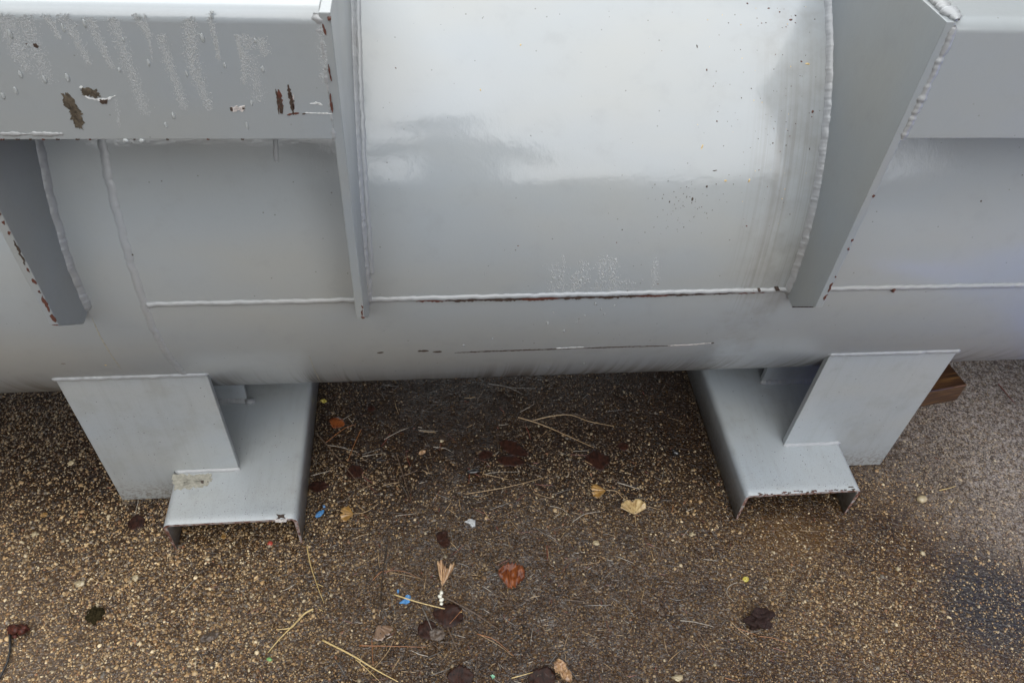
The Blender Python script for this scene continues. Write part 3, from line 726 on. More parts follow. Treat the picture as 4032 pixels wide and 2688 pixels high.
# ------------------------------------------------------------------ litter on the ground
def Z2(p): return (1200 + .59524 * p[0], 1500 + .59524 * p[1])
def Z5(p): return (1200 + .46769 * p[0], 1988 + .46769 * p[1])
def Z4(p): return (.59524 * p[0], 1758 + .59524 * p[1])
def Z6(p): return (2632 + .59524 * p[0], 1758 + .59524 * p[1])
M_litter = {
    'straw': flat('dry_straw_needle', (.50, .36, .15), .4, .5, .2), 'tan': flat('tan_needle', (.30, .20, .10), .4, .5, .3),
    'pale': flat('pale_wet_needle', (.30, .26, .21), .3, .8, .3), 'orange': flat('orange_brown_needle', (.26, .10, .03), .35, .6, .3),
    'brown': flat('brown_twig', (.10, .062, .036), .45, .5, .4), 'dark': flat('dark_wet_twig', (.03, .021, .016), .35, .7, .4),
    'grey': flat('grey_wet_twig', (.13, .115, .10), .35, .7, .3), 'red': flat('red_brown_needle', (.14, .035, .02), .35, .7, .3)}
def tube(pts, radii, K=6):
    P = [Vector(p) for p in pts]
    # Catmull-Rom resample
    out, rad = [], []
    for i in range(len(P) - 1):
        a, b_, c, d = P[max(0, i - 1)], P[i], P[i + 1], P[min(len(P) - 1, i + 2)]
        for k in range(6 + (i == len(P) - 2)):
            t = k / 6
            out.append(.5 * ((2 * b_) + (c - a) * t + (2 * a - 5 * b_ + 4 * c - d) * t * t + (3 * b_ - a - 3 * c + d) * t**3)); rad.append(radii[i] + (radii[i + 1] - radii[i]) * t)
    vs, fs = [], []
    for i, p in enumerate(out):
        tg = (out[min(i + 1, len(out) - 1)] - out[max(i - 1, 0)]).normalized(); s = tg.cross(Vector((0, 0, 1))).normalized(); u = s.cross(tg)
        r = rad[i] * (1 + .12 * noise.noise(p * 300))
        for k in range(K):
            a = 2 * math.pi * k / K; vs.append(p + s * math.cos(a) * r + u * math.sin(a) * r)
    for i in range(len(out) - 1):
        for k in range(K): a = i * K + k; b2 = i * K + (k + 1) % K; fs.append((a, b2, b2 + K, a + K))
    fs.append(tuple(range(K))[::-1]); fs.append(tuple(range(len(vs) - K, len(vs))))
    return vs, fs
def needle(zf, pts, r, mat, label, name='pine_needle', cat='pine needle', extra=None, lift=.0):
    px = [zf(p) for p in pts]; W = [G(*p) for p in px]
    o0 = W[0].copy(); r *= .001
    P = []
    for i, w in enumerate(W):
        P.append(Vector((w.x - o0.x, w.y - o0.y, gh(w.x, w.y) + r + .0012 + lift + .0012 * (i % 2))))
    n = len(P); radii = [r * (1 - .55 * i / (n - 1)) if i else r for i in range(n)]
    vs, fs = tube(P, radii)
    if extra:
        for e in extra:
            EW = [G(*zf(p)) for p in e]; EP = [Vector((w.x - o0.x, w.y - o0.y, gh(w.x, w.y) + r * 1.1 + .0015 + lift)) for w in EW]
            v2, f2 = tube(EP, [r * .7 * (1 - .4 * i / (len(EP) - 1)) for i in range(len(EP))]); b0 = len(vs)
            vs += v2; fs += [tuple(k + b0 for k in f) for f in f2]
    return link(name, mesh_from(name, vs, fs, M_litter[mat]), None, (o0.x, o0.y, 0), label=label, category=cat, group='pine needles and twigs scattered on the wet ground')
L = [
 (Z2, [(135,415),(260,320),(340,290)], .9, 'orange', 'orange-brown bent needle just right of the left channel foot, upper of the pair'),
 (Z2, [(375,320),(330,420),(285,535)], 1.1, 'orange', 'thick bright orange needle slanting down right of the left channel foot'),
 (Z2, [(140,425),(250,445),(355,475)], .7, 'pale', 'pale straight needle touching the end of the orange-brown bent needle'),
 (Z2, [(380,500),(460,490),(530,478)], .7, 'pale', 'short pale needle right of the thick orange needle'),
 (Z2, [(525,390),(610,345),(690,310)], .9, 'pale', 'pale needle rising to the right between the left foot and the dark leaves'),
 (Z2, [(848,435),(930,450),(985,480)], .7, 'pale', 'pale arched needle left of the dark red-brown leaf pair'),
 (Z2, [(1720,245),(1795,300)], .7, 'brown', 'short brown needle crossing under the bent orange twig'),
 (Z2, [(1070,750),(1350,705),(1615,632)], 1.1, 'tan', 'long tan needle rising to the right below the dark leaf pair'),
 (Z2, [(1180,618),(1350,657)], .9, 'tan', 'tan needle just above the long tan needle, near the dark leaf pair'),
 (Z2, [(2065,675),(2215,720)], 1.4, 'pale', 'flat pale needle above the tan fan leaf'),
 (Z2, [(1770,935),(1840,890),(1900,872),(1960,868)], 1.0, 'pale', 'pale curled needle left of the tan fan leaf'),
 (Z2, [(1620,830),(1700,850),(1760,905)], .8, 'pale', 'thin arched pale needle left of the curled needle'),
 (Z2, [(1515,745),(1640,785)], .7, 'tan', 'short tan needle under the right end of the long tan needle'),
 (Z2, [(1020,790),(1032,860)], .8, 'tan', 'short upright tan needle in the middle of the bare ground'),
 (Z2, [(1525,970),(1620,1040),(1710,1100)], .8, 'grey', 'thin grey needle slanting down above the red-brown needle'),
 (Z2, [(590,1415),(760,1470),(1000,1525),(1040,1530)], 1.5, 'straw', 'bright straw-yellow needle lying across the blue paint flake'),
 (Z2, [(540,1255),(650,1262),(770,1310)], .8, 'orange', 'upper needle of the orange pair left of the folded tan leaf'),
 (Z2, [(560,1265),(680,1290),(790,1312)], .8, 'tan', 'lower needle of the orange pair left of the folded tan leaf'),
 (Z2, [(1600,1090),(1605,1190)], 1.3, 'red', 'short red-brown needle standing upright above the glossy red leaf'),
 (Z2, [(40,630),(165,600)], .9, 'pale', 'pale needle touching the right flange of the left channel foot'),
 (Z2, [(600,895),(740,880)], .8, 'pale', 'pale needle just below the fork of the dark twig'),
 (Z2, [(1140,130),(1195,55)], .8, 'brown', 'short brown needle under the drum bottom'),
 (Z2, [(750,325),(880,335)], .6, 'pale', 'thin pale needle in the shade under the drum'),
 (Z2, [(1285,295),(1350,290)], .6, 'pale', 'very short pale needle in the shade right of centre'),
 (Z2, [(385,712),(490,672)], .7, 'tan', 'short tan needle at the lower end of the brown twig'),
 (Z2, [(1190,620),(1280,605),(1420,602)], .6, 'pale', 'thin pale needle lying on the tan one below the leaf pair'),
 (Z2, [(255,255),(312,225)], .7, 'pale', 'short pale needle above the orange-brown bent needle'),
 (Z5, [(460,1185),(740,1192),(1020,1200)], 1.1, 'orange', 'long level orange-brown needle near the bottom'),
 (Z5, [(750,1130),(700,1240),(590,1370),(520,1430)], .9, 'tan', 'curved tan needle crossing the level orange-brown needle'),
 (Z5, [(800,1290),(735,1400)], 1.1, 'tan', 'short tan needle right of the curved tan needle near the bottom'),
 (Z5, [(1450,1085),(1600,1140),(1760,1275)], .9, 'orange', 'upper needle of the orange pair at bottom centre'),
 (Z5, [(1480,1095),(1640,1190),(1745,1272)], .8, 'tan', 'lower needle of the orange pair at bottom centre'),
 (Z5, [(1325,885),(1220,1005)], 1.0, 'orange', 'short orange-brown needle at the end of the straw-yellow needle'),
 (Z5, [(1740,1460),(1920,1410)], 1.2, 'straw', 'short straw-yellow needle at the bottom edge beside the curled tan leaf'),
 (Z5, [(880,1250),(890,1420)], .8, 'brown', 'upright brown needle at the bottom, left of the long dark one'),
 (Z5, [(950,1260),(1060,1440)], .8, 'dark', 'long dark needle slanting down at the bottom edge'),
 (Z5, [(565,1130),(575,1350)], .9, 'orange', 'upright orange needle under the brown veined leaf'),
 (Z5, [(430,1300),(530,1390),(640,1495)], .9, 'straw', 'thin straw needle running below the thick straw one at the bottom edge'),
 (Z5, [(150,1140),(400,1270),(600,1390),(790,1495)], 1.9, 'straw', 'thick straw-yellow needle running out of the bottom edge'),
 (Z4, [(2110,1075),(2140,1095)], .9, 'straw', 'tiny straw needle at the top of the straw twig below the left foot'),
 (Z6, [(75,1150),(180,1165),(300,1195)], 1.0, 'pale', 'pale brown needle left of the dark cone'),
 (Z6, [(410,1160),(470,1220),(550,1280)], 1.1, 'tan', 'tan needle slanting down under the dark cone'),
 (Z6, [(450,1200),(580,1250)], .9, 'orange', 'orange needle crossing the tan one under the dark cone'),
 (Z6, [(600,1255),(700,1270),(800,1305)], .9, 'orange', 'orange needle pointing right from the dark cone'),
 (Z6, [(375,1150),(345,1190)], .8, 'grey', 'short grey needle left of the dark cone'),
 (Z6, [(230,745),(320,760)], .9, 'pale', 'short pale needle crossing the thin twig right of centre'),
 (Z6, [(455,900),(400,925),(385,975),(430,1030)], .9, 'pale', 'pale needle curled into a hook above the dark cone'),
 (Z6, [(440,940),(500,965)], .7, 'grey', 'short grey needle beside the hooked one'),
 (Z6, [(1790,290),(1850,280),(1900,262)], 1.3, 'straw', 'straw-coloured bent needle right of the right foot above the round pebble'),
 (Z6, [(1120,835),(1220,870)], .7, 'brown', 'thin brown needle on the bare ground below the right foot'),
 (Z6, [(115,430),(170,410)], 1.0, 'pale', 'short pale needle left of the right channel foot'),
 (Z6, [(30,395),(20,440)], 1.1, 'orange', 'short orange needle left of the right channel foot'),
 (Z6, [(2310,720),(2330,790),(2340,860)], 1.2, 'dark', 'dark needle near the right edge on the pale ground'),
 (Z6, [(0,1000),(60,1020),(140,1000)], 1.0, 'grey', 'grey curved needle above the pale brown one'),
 (Z6, [(370,1530),(440,1555)], 1.0, 'orange', 'orange needle at the bottom edge below the dark cone'),
]
for zf, pts, r, mt_, lab in L: needle(zf, pts, r, mt_, lab)
TW = [
 (Z2, [(75,350),(200,490),(320,635),(390,710)], 1.5, 'brown', 'long brown twig slanting down from the left channel foot', None),
 (Z2, [(605,480),(640,590),(670,690),(700,780),(745,880)], 1.3, 'brown', 'brown twig with a yellowish forked end above the bare centre', [[(670,750),(695,800),(735,862)], [(700,745),(722,705)]]),
 (Z2, [(1410,245),(1550,290),(1700,350),(1890,440)], 1.5, 'tan', 'long tan-brown twig in the shade under the drum', None),
 (Z2, [(1510,265),(1640,238),(1760,230),(1880,275),(2045,303)], 1.3, 'tan', 'bent orange-tan twig crossing the upper end of the long one', None),
 (Z2, [(1215,25),(1340,45),(1440,90)], 1.0, 'grey', 'thin grey forked twig at the foot of the drum', [[(1340,45),(1440,52),(1530,55)]]),
 (Z2, [(15,1095),(40,1220),(85,1360),(130,1475)], 1.3, 'straw', 'straw-coloured stem with a side shoot below the left channel foot', [[(85,1345),(125,1365)]]),
 (Z2, [(720,1270),(870,1390),(1050,1500)], 1.0, 'brown', 'thin brown twig running under the white seeds', None),
 (Z2, [(545,1090),(520,1260),(505,1400),(507,1540)], 1.3, 'dark', 'dark upright twig left of the blue paint flake', None),
 (Z2, [(450,1320),(500,1270),(545,1255)], 1.0, 'orange', 'short orange-brown twig at the end of the orange needle pair', None),
 (Z5, [(990,870),(1040,980),(1080,1080),(1110,1130)], 1.3, 'grey', 'grey twig below the straw-yellow needle', None),
 (Z5, [(1200,1030),(1250,1150),(1300,1260)], 1.6, 'brown', 'thick grey-brown twig below the dark red leaf', None),
 (Z5, [(1180,780),(1400,900),(1540,990),(1660,1070)], 1.5, 'brown', 'long brown stick running down right from the white seeds', None),
 (Z5, [(2160,1310),(2230,1400),(2300,1480)], 2.2, 'dark', 'thick dark twig at the bottom edge right of the curled tan leaf', None),
 (Z5, [(1020,745),(1100,680)], 1.3, 'dark', 'short dark twig left of the white seeds', None),
 (Z5, [(700,930),(770,870)], 1.2, 'dark', 'short dark twig above the brown veined leaf', None),
 (Z4, [(2075,1080),(2020,1110),(1960,1170),(1860,1270),(1775,1365)], 2.1, 'straw', 'thick straw twig slanting down left below the left foot', [[(1960,1170),(1925,1205),(1840,1215)]]),
 (Z6, [(150,690),(210,750),(290,800)], 1.1, 'brown', 'thin brown twig with a pinkish end right of centre', None),
 (Z6, [(2175-0,-410+0),(2230,-340),(2290,-275)], 1.6, 'red', 'dark red-brown twig on the pale ground right of the timber block', None),
 (Z6, [(230,200),(245,235),(265,265)], 2.6, 'dark', 'short thick black twig left of the right channel foot', None),
 (Z5, [(1030,1290),(1150,1240),(1180,1180)], 1.0, 'dark', 'thin dark curved twig at bottom centre', None),
]
for zf, pts, r, mt_, lab, ex in TW: needle(zf, pts, r, mt_, lab, 'twig', 'twig', ex, .0008)

# leaves
def leaf_mat(name, a, b_, rough=.35, coat=.8, vein=40):
    mt, ns, ls, b = nt(name)
    tc = N(ns, 'ShaderNodeTexCoord').outputs['UV']; ob = N(ns, 'ShaderNodeTexCoord').outputs['Object']
    st = noise_n(ns, ls, mapped(ns, ls, tc, (vein, 2, 1)), 1.0, 3, .6)
    bl = noise_n(ns, ls, ob, 90, 3, .6)
    c = mixc(ns, ls, smooth(ns, ls, maths(ns, ls, 'ADD', maths(ns, ls, 'MULTIPLY', st, .5), maths(ns, ls, 'MULTIPLY', bl, .5)), .38, .62), a, b_)
    sp = smooth(ns, ls, noise_n(ns, ls, ob, 160, 2), .66, .72); c = mixc(ns, ls, sp, c, tuple(v * .25 for v in a))
    ls.new(c, b.inputs['Base Color']); b.inputs['Roughness'].default_value = rough; b.inputs['Coat Weight'].default_value = coat; b.inputs['Coat Roughness'].default_value = .07
    if max(a) < .08: b.inputs['Specular IOR Level'].default_value = .15
    bp = N(ns, 'ShaderNodeBump', inp={'Strength': .6, 'Distance': .001}); ls.new(st, bp.inputs['Height']); ls.new(bp.outputs[0], b.inputs['Normal'])
    return mt
LM = {'gold': leaf_mat('golden_leaf', (.20, .10, .02), (.34, .19, .05)), 'straw': leaf_mat('straw_leaf', (.26, .16, .06), (.52, .38, .18)),
      'tan': leaf_mat('tan_leaf', (.22, .11, .05), (.52, .33, .17)), 'red': leaf_mat('red_brown_leaf', (.07, .016, .007), (.22, .065, .018), .35, .35, 16),
      'dark': leaf_mat('dark_wet_leaf', (.011, .005, .0035), (.034, .012, .007), .5, .12, 14), 'brown': leaf_mat('brown_leaf', (.10, .055, .03), (.20, .12, .07), .3, 1, 30),
      'yellow': leaf_mat('yellow_leaf', (.35, .28, .03), (.55, .45, .06)), 'grey': leaf_mat('grey_leaf', (.05, .038, .03), (.11, .08, .06), .4, .4, 10)}
def leaf(kind, base_px, tip_px, width, mat, label, stem_px=None, curl=.004, seed=1, cat='leaf', stemmat='tan', lift=.002):
    if mat == 'dark': curl = min(curl, .0014)
    A, B = G(*base_px), G(*tip_px); ax = (B - A); Ln = ax.length; ax.normalize(); sd_ = Vector((-ax.y, ax.x, 0)); rr = random.Random(seed)
    root = link('fallen_leaf', None, None, (A.x, A.y, 0), label=label, category=cat, group='fallen leaves on the wet ground')
    vs, fs, uv = [], [], []
    NU, NV = 22, 9
    for i in range(NU + 1):
        for j in range(NV + 1):
            v = j / NV
            if kind == 'fan':
                ph = -1 + 2 * i / NU; a = ph * width
                notch = 1 - .22 * math.exp(-(ph / .08) ** 2)
                rad = Ln * (.03 + v * .97) * (1 - .16 * abs(ph) ** 3) * (1 + (.05 * math.sin(i * 1.9 + seed) + .04 * rr.uniform(-1, 1)) * v * v) * (1 + (notch - 1) * v)
                x, y = rad * math.cos(a), rad * math.sin(a)
                z = curl * v * (math.sin(i * 1.35 + seed) * .35 + .6 * math.sin(ph * 4 + seed)) + curl * .7 * v * v
            else:
                s = i / NU; w = width * (math.sin(math.pi * min(1, s * .92 + .04)) ** .75) * (1 - .25 * s) * (1 + .10 * math.sin(i * 2.1 + seed))
                w *= 1 + .35 * noise.noise(Vector((s * 3.1, seed * 1.3, 0 if v < .5 else 4))) + .18 * noise.noise(Vector((s * 9, seed, 0 if v < .5 else 4)))
                t = -1 + 2 * v; x, y = Ln * s + .15 * w * abs(t), w * t
                z = curl * (.9 * noise.noise(Vector((s * 3, t * 1.6, seed))) + .5 * noise.noise(Vector((s * 9, t * 4, seed))) + .5)
            p = ax * x + sd_ * y; vs.append((p.x, p.y, lift + max(0, z) + gh(A.x, A.y))); uv.append((i / NU, v))
    for i in range(NU):
        for j in range(NV): a = i * (NV + 1) + j; fs.append((a, a + 1, a + NV + 2, a + NV + 1))
    me = mesh_from('blade', vs, fs, LM[mat]); ul = me.uv_layers.new(name='UVMap')
    for lp in me.loops: ul.data[lp.index].uv = uv[lp.vertex_index]
    o = link('blade', me, root); md = o.modifiers.new('thick', 'SOLIDIFY'); md.thickness = .0004
    if stem_px:
        W = [A] + [G(*p) for p in stem_px]; P = [Vector((w.x - A.x, w.y - A.y, lift + .0008 + .001 * (i % 2))) for i, w in enumerate(W)]
        sv, sf = tube(P, [.0011 - .0005 * i / (len(P) - 1) for i in range(len(P))]); link('stem', mesh_from('stem', sv, sf, M_litter[stemmat]), root)
    return root
leaf('fan', Z2((325,880)), Z2((236,878)), .95, 'gold', 'golden-brown fan leaf right of the left channel foot', [Z2((400,872)), Z2((490,812))], .003, 2)
leaf('fan', Z2((1992,725)), Z2((1895,735)), .78, 'gold', 'olive-gold fan leaf with its stem pointing right', [Z2((2060,735)), Z2((2130,790)), Z2((2350,856))], .003, 3)
leaf('fan', Z2((2183,885)), Z2((2160,785)), 1.12, 'straw', 'straw-coloured fan leaf with a dark brown right half and stem pointing down', [Z2((2188,960))], .005, 4)
leaf('fan', Z5((1155,690)), Z5((1195,520)), .50, 'tan', 'folded tan fan leaf standing up from the wet centre', [Z5((1150,740))], .022, 5)
leaf('oval', Z5((1625,590)), Z5((1850,600)), .030, 'red', 'glossy red-brown curled leaf at lower centre', None, .014, 6)
leaf('fan', Z5((610,1010)), Z5((690,1120)), .85, 'brown', 'brown translucent fan leaf near the bottom with a thin upright stem', [Z5((580,970)), Z5((555,935))], .003, 7, stemmat='brown')
leaf('oval', Z2((1290,400)), Z2((1470,500)), .020, 'dark', 'dark red-brown leaf, upper one of the pair right of centre', None, .002, 8)
leaf('oval', Z2((1275,520)), Z2((1450,540)), .017, 'dark', 'dark red-brown leaf, lower one of the pair right of centre', None, .002, 9)
leaf('oval', Z2((1145,500)), Z2((1245,480)), .014, 'dark', 'small dark leaf just left of the dark pair', None, .002, 10)
leaf('oval', Z2((1850,530)), Z2((2015,520)), .029, 'dark', 'round dark red leaf with a tan stem pointing right', [Z2((1900,560))], .002, 11)
leaf('oval', Z2((280,620)), Z2((385,590)), .022, 'dark', 'dark leaf beneath the brown twig right of the left foot', None, .002, 12)
leaf('oval', Z2((25,700)), Z2((160,700)), .016, 'dark', 'dark leaf touching the right side of the left channel foot', None, .002, 13)
leaf('oval', Z4((845,520)), Z4((960,490)), .020, 'dark', 'dark purplish leaf between the left foot plate and the channel front', None, .002, 14)
leaf('oval', Z5((1080,900)), Z5((1330,960)), .024, 'dark', 'dark red wet leaf under the straw-yellow needle', None, .004, 15)
leaf('oval', Z5((960,1100)), Z5((1100,1010)), .022, 'dark', 'dark red wet leaf lying right of the brown fan leaf', None, .005, 16)
leaf('oval', Z5((1200,1440)), Z5((1420,1450)), .022, 'dark', 'dark red leaf at the bottom edge left of the curled tan leaf', None, .004, 17)
leaf('oval', Z5((1880,1480)), Z5((2110,1440)), .024, 'dark', 'dark red leaf under the left side of the curled tan leaf', None, .005, 18)
leaf('oval', Z5((2100,1340)), Z5((2240,1500)), .014, 'tan', 'curled pale tan leaf at the bottom edge right of centre', None, .02, 19)
leaf('oval', Z5((1050,1080)), Z5((1180,1110)), .015, 'grey', 'grey shiny wet leaf scrap at bottom centre', None, .005, 20)
leaf('oval', Z2((885,1060)), Z2((960,1080)), .014, 'dark', 'small dark red leaf above the white seeds', None, .002, 21)
leaf('oval', Z5((1110,250)), Z5((1200,290)), .016, 'dark', 'small dark red leaf below the grey plastic scrap', None, .003, 29)
leaf('oval', Z2((2070,440)), Z2((2140,430)), .014, 'dark', 'small dark red leaf right of the long tan-brown twig', None, .002, 22)
leaf('oval', Z2((415,175)), Z2((460,195)), .010, 'dark', 'small red-brown leaf in the shade under the drum', None, .002, 23)
leaf('oval', Z2((170,260)), Z2((260,300)), .016, 'red', 'reddish leaf scrap behind the orange-brown bent needle', None, .002, 24)
leaf('oval', Z4((1325,1290)), Z4((1460,1240)), .010, 'grey', 'grey bark-like leaf scrap on the tan ground at lower left', None, .006, 25)
leaf('oval', Z2((105,130)), Z2((145,140)), .006, 'yellow', 'tiny yellow leaf scrap beside the left channel foot', None, .003, 26)
leaf('oval', Z2((755,490)), Z2((800,465)), .006, 'tan', 'tiny bright orange-tan leaf scrap left of the dark leaves', None, .004, 27)
leaf('oval', Z6((490,890)), Z6((525,872)), .006, 'yellow', 'small yellow winged seed with an orange stalk above the dark cone', [Z6((470,884))], .003, 28)
leaf('oval', Z4((270,462)), Z4((320,448)), .007, 'gold', 'small orange leaf scrap on the ground below the left foot plate', None, .003, 30)
leaf('oval', Z4((1465,600)), Z4((1500,598)), .007, 'gold', 'small round golden scrap under the front of the left channel', None, .002, 31)

# small odd bits
def lump(name, px, size, mat, label, cat, sub=2, seed=1, am=.35, sc=(1, 1, .6), rz=0, smooth_=True, group=None):
    if name == 'pebble' and seed != 7: size *= .72; sub = 3; am = .8
    w = G(*px); bm = bmesh.new(); bmesh.ops.create_icosphere(bm, subdivisions=sub, radius=size)
    for v in bm.verts:
        k = 1 + am * noise.noise(v.co / size * 1.6 + Vector((seed, seed * 2, 0)))
        v.co = Vector((v.co.x * sc[0] * k, v.co.y * sc[1] * k, v.co.z * sc[2] * k))
    o = bm_obj(name, bm, mat, None, smooth_, label=label, category=cat)
    o.location = (w.x, w.y, size * sc[2] * .55 + gh(w.x, w.y)); o.rotation_euler = (0, 0, rz)
    if group: o['group'] = group
    return o
M_blue = flat('blue_paint_flake', (.06, .20, .42), .3, .6, .25, 200)
M_seed = flat('white_seed', (.72, .70, .60), .4, .4, .1)
M_mint = flat('mint_scrap', (.18, .42, .26), .4, .4, .2); M_green = flat('green_leaflet', (.16, .32, .10), .4, .4, .2)
M_plastic = flat('grey_plastic', (.42, .43, .43), .2, 1, .3, 150)
M_cone = flat('dark_cone', (.022, .011, .009), .7, 0, .5, spec=.2); M_red = flat('dried_red_head', (.06, .016, .010), .6, .15, .6, spec=.2)
M_peb = flat('pale_pebble', (.36, .29, .175), .35, .5, .2, 90); M_black = flat('black_bark', (.012, .011, .011), .3, .8, .4)
M_redbit = flat('red_bit', (.35, .05, .03), .4, .5, .2)
def flake(px_pts, mat, label, cat='paint flake', name='paint_flake', th=.0012, seed=3):
    W = [G(*p) for p in px_pts]; o0 = sum(W, Vector()) / len(W); rr = random.Random(seed)
    pts = []
    for i in range(len(W)):
        a, b = W[i], W[(i + 1) % len(W)]
        for k in range(4): q = a.lerp(b, k / 4) - o0; pts.append(Vector((q.x + rr.uniform(-1, 1) * .0008, q.y + rr.uniform(-1, 1) * .0008, .0022 + gh(o0.x, o0.y))))
    n = len(pts); vs = [p for p in pts] + [p * .9 + Vector((0, 0, th + rr.uniform(0, .0008))) for p in pts] + [Vector((0, 0, .003 + th))]
    fs = [(i, (i + 1) % n, n + (i + 1) % n, n + i) for i in range(n)] + [(n + i, n + (i + 1) % n, 2 * n) for i in range(n)]
    return link(name, mesh_from(name, vs, fs, mat, False), None, (o0.x, o0.y, 0), label=label, category=cat)
flake([Z5(p) for p in ((795,830),(830,805),(850,765),(870,755),(895,775),(885,820),(850,842))], M_blue, 'bright blue paint flake beside the straw-yellow needle')
flake([Z5(p) for p in ((775,722),(790,715),(798,738),(782,745))], M_blue, 'tiny blue paint flake above the bigger bright blue one', seed=5)
flake([Z5(p) for p in ((85,95),(115,60),(160,40),(165,60),(130,100),(100,112))], M_blue, 'dull blue paint flake near the front corner of the left channel', seed=6)
flake([Z5(p) for p in ((150,5),(172,0),(175,20),(158,25))], M_blue, 'small dull blue paint flake above the one by the left channel', seed=7)
flake([Z5(p) for p in ((1560,1440),(1585,1430),(1605,1450),(1580,1465))], M_mint, 'pale mint-green scrap near the bottom edge', 'plastic scrap', 'plastic_scrap')
flake([Z4(p) for p in ((1765,1400),(1785,1392),(1803,1410),(1785,1422),(1768,1418))], M_green, 'small bright green leaflet below the thick straw twig', 'leaflet', 'green_leaflet')
flake([Z2(p) for p in ((1055,935),(1090,915),(1130,925),(1128,965),(1105,970),(1090,950))], M_plastic, 'crumpled pale grey plastic scrap in the middle of the ground', 'plastic scrap', 'plastic_scrap', .003)
for i, (px, s, lb) in enumerate((((1151,742), .0046, 'top'), ((1138,772), .0042, 'second'), ((1152,800), .0045, 'third'), ((1150,835), .0040, 'lowest'))):
    lump('white_seed', Z5(px), s, M_seed, f'white seed, {lb} of the short upright row below the folded tan leaf', 'seed', 2, i, .2, (.85, 1.1, .8), i, True, 'white seeds in a row')
lump('pine_cone', Z6((600,1150)), .020, M_cone, 'dark crumbling cone-like clump at lower right', 'cone', 4, 4, .8, (1.2, .9, .6), .3, False)
lump('bark_chip', Z2((1115,600)), .010, M_black, 'black bark chip left of the tan needles at centre', 'bark chip', 2, 5, .5, (1.6, .6, .35), .1)
lump('bark_chip', Z6((48,45)), .009, M_black, 'black bark lump left of the right channel foot', 'bark chip', 2, 6, .6, (1, .9, .6), .1)
lump('pebble', Z6((1672,352)), .0105, M_peb, 'large round pale pebble right of the right foot', 'pebble', 3, 7, .15, (1.15, .85, .7), .1)
lump('pebble', Z4((473,112)), .0075, M_peb, 'bright pale pebble left of the left foot plate', 'pebble', 2, 8, .4, (1.2, .8, .6), .4)
lump('pebble', Z4((898,868)), .0080, M_peb, 'pale pebble on the tan ground below the left channel front', 'pebble', 2, 9, .4, (1.2, .8, .5), -.2)
lump('pebble', Z4((530,905)), .0100, M_peb, 'broad buff pebble at lower left', 'pebble', 2, 10, .4, (1.2, .9, .4), .1)
lump('pebble', Z4((230,577)), .0080, M_peb, 'buff pebble near the left edge', 'pebble', 2, 11, .3, (1.3, .7, .5), .1)
lump('pebble', Z6((155,580)), .0065, M_peb, 'oval cream pebble left of and below the right channel front', 'pebble', 2, 12, .3, (1.2, .8, .6), 0)
lump('pebble', Z6((1515,810)), .0070, M_peb, 'cream pebble on the ground below the right foot plate', 'pebble', 2, 13, .4, (1, .9, .5), 0)
lump('pebble', Z2((1925,1075)), .0080, M_peb, 'pale angular pebble above the glossy red leaf to the right', 'pebble', 2, 14, .5, (1.1, .8, .5), 0)
lump('pebble', Z6((1665+15,705)), .0070, M_peb, 'pale pointed pebble on the ground right of the right channel front', 'pebble', 2, 15, .6, (.8, 1.1, .5), 0)
lump('pebble', Z2((905,397)), .0055, M_peb, 'cream pebble in the shade left of the dark leaf pair', 'pebble', 2, 16, .4, (1, .8, .5), 0)
lump('pebble', Z6((60,1530)), .0095, M_peb, 'pale pebble cluster stone at the bottom edge left of the cone', 'pebble', 2, 17, .6, (1.3, .7, .5), 0)
lump('red_bit', Z4((1788,643)), .0055, M_redbit, 'small red bit under the left channel front edge', 'scrap', 2, 18, .4)
# small dark stain-like moss clump at left
lump('moss_clump', Z4((625,1110)), .013, flat('dark_moss', (.022, .017, .008), .9, 0, .7, spec=.05), 'dark mossy clump on the tan ground at lower left', 'moss', 4, 19, .9, (1.0, 1.1, .28), .2, False)
# dried seed head with its stalk
hd = G(*Z4((122, 1225)))
sh = link('seed_head', None, None, (hd.x, hd.y, 0), label='dark red dried seed head on a curved black stalk at the left edge', category='seed head')
vs, fs = [], []
for i in range(16):
    a = rng.uniform(0, 6.28); rr_ = rng.uniform(0, .016); c = Vector((rr_ * math.cos(a) * 1.2, rr_ * math.sin(a), .006 + rng.random() * .010)); bmh = bmesh.new()
    bmesh.ops.create_icosphere(bmh, subdivisions=1, radius=rng.uniform(.004, .0085)); b0 = len(vs)
    vs += [Vector((v.co.x * 1.1, v.co.y, v.co.z * .7)) * (1 + rng.uniform(-.3, .3)) + c for v in bmh.verts]; fs += [tuple(v.index + b0 for v in f.verts) for f in bmh.faces]; bmh.free()
link('head', mesh_from('head', vs, fs, M_red), sh)
W = [G(*Z4(p)) for p in ((72, 1245), (76, 1330), (62, 1420), (30, 1490), (5, 1545))]
sv, sf = tube([Vector((w.x - hd.x, w.y - hd.y, .006)) for w in W], [.0022, .0022, .002, .002, .002]); link('stalk', mesh_from('stalk', sv, sf, M_black), sh)

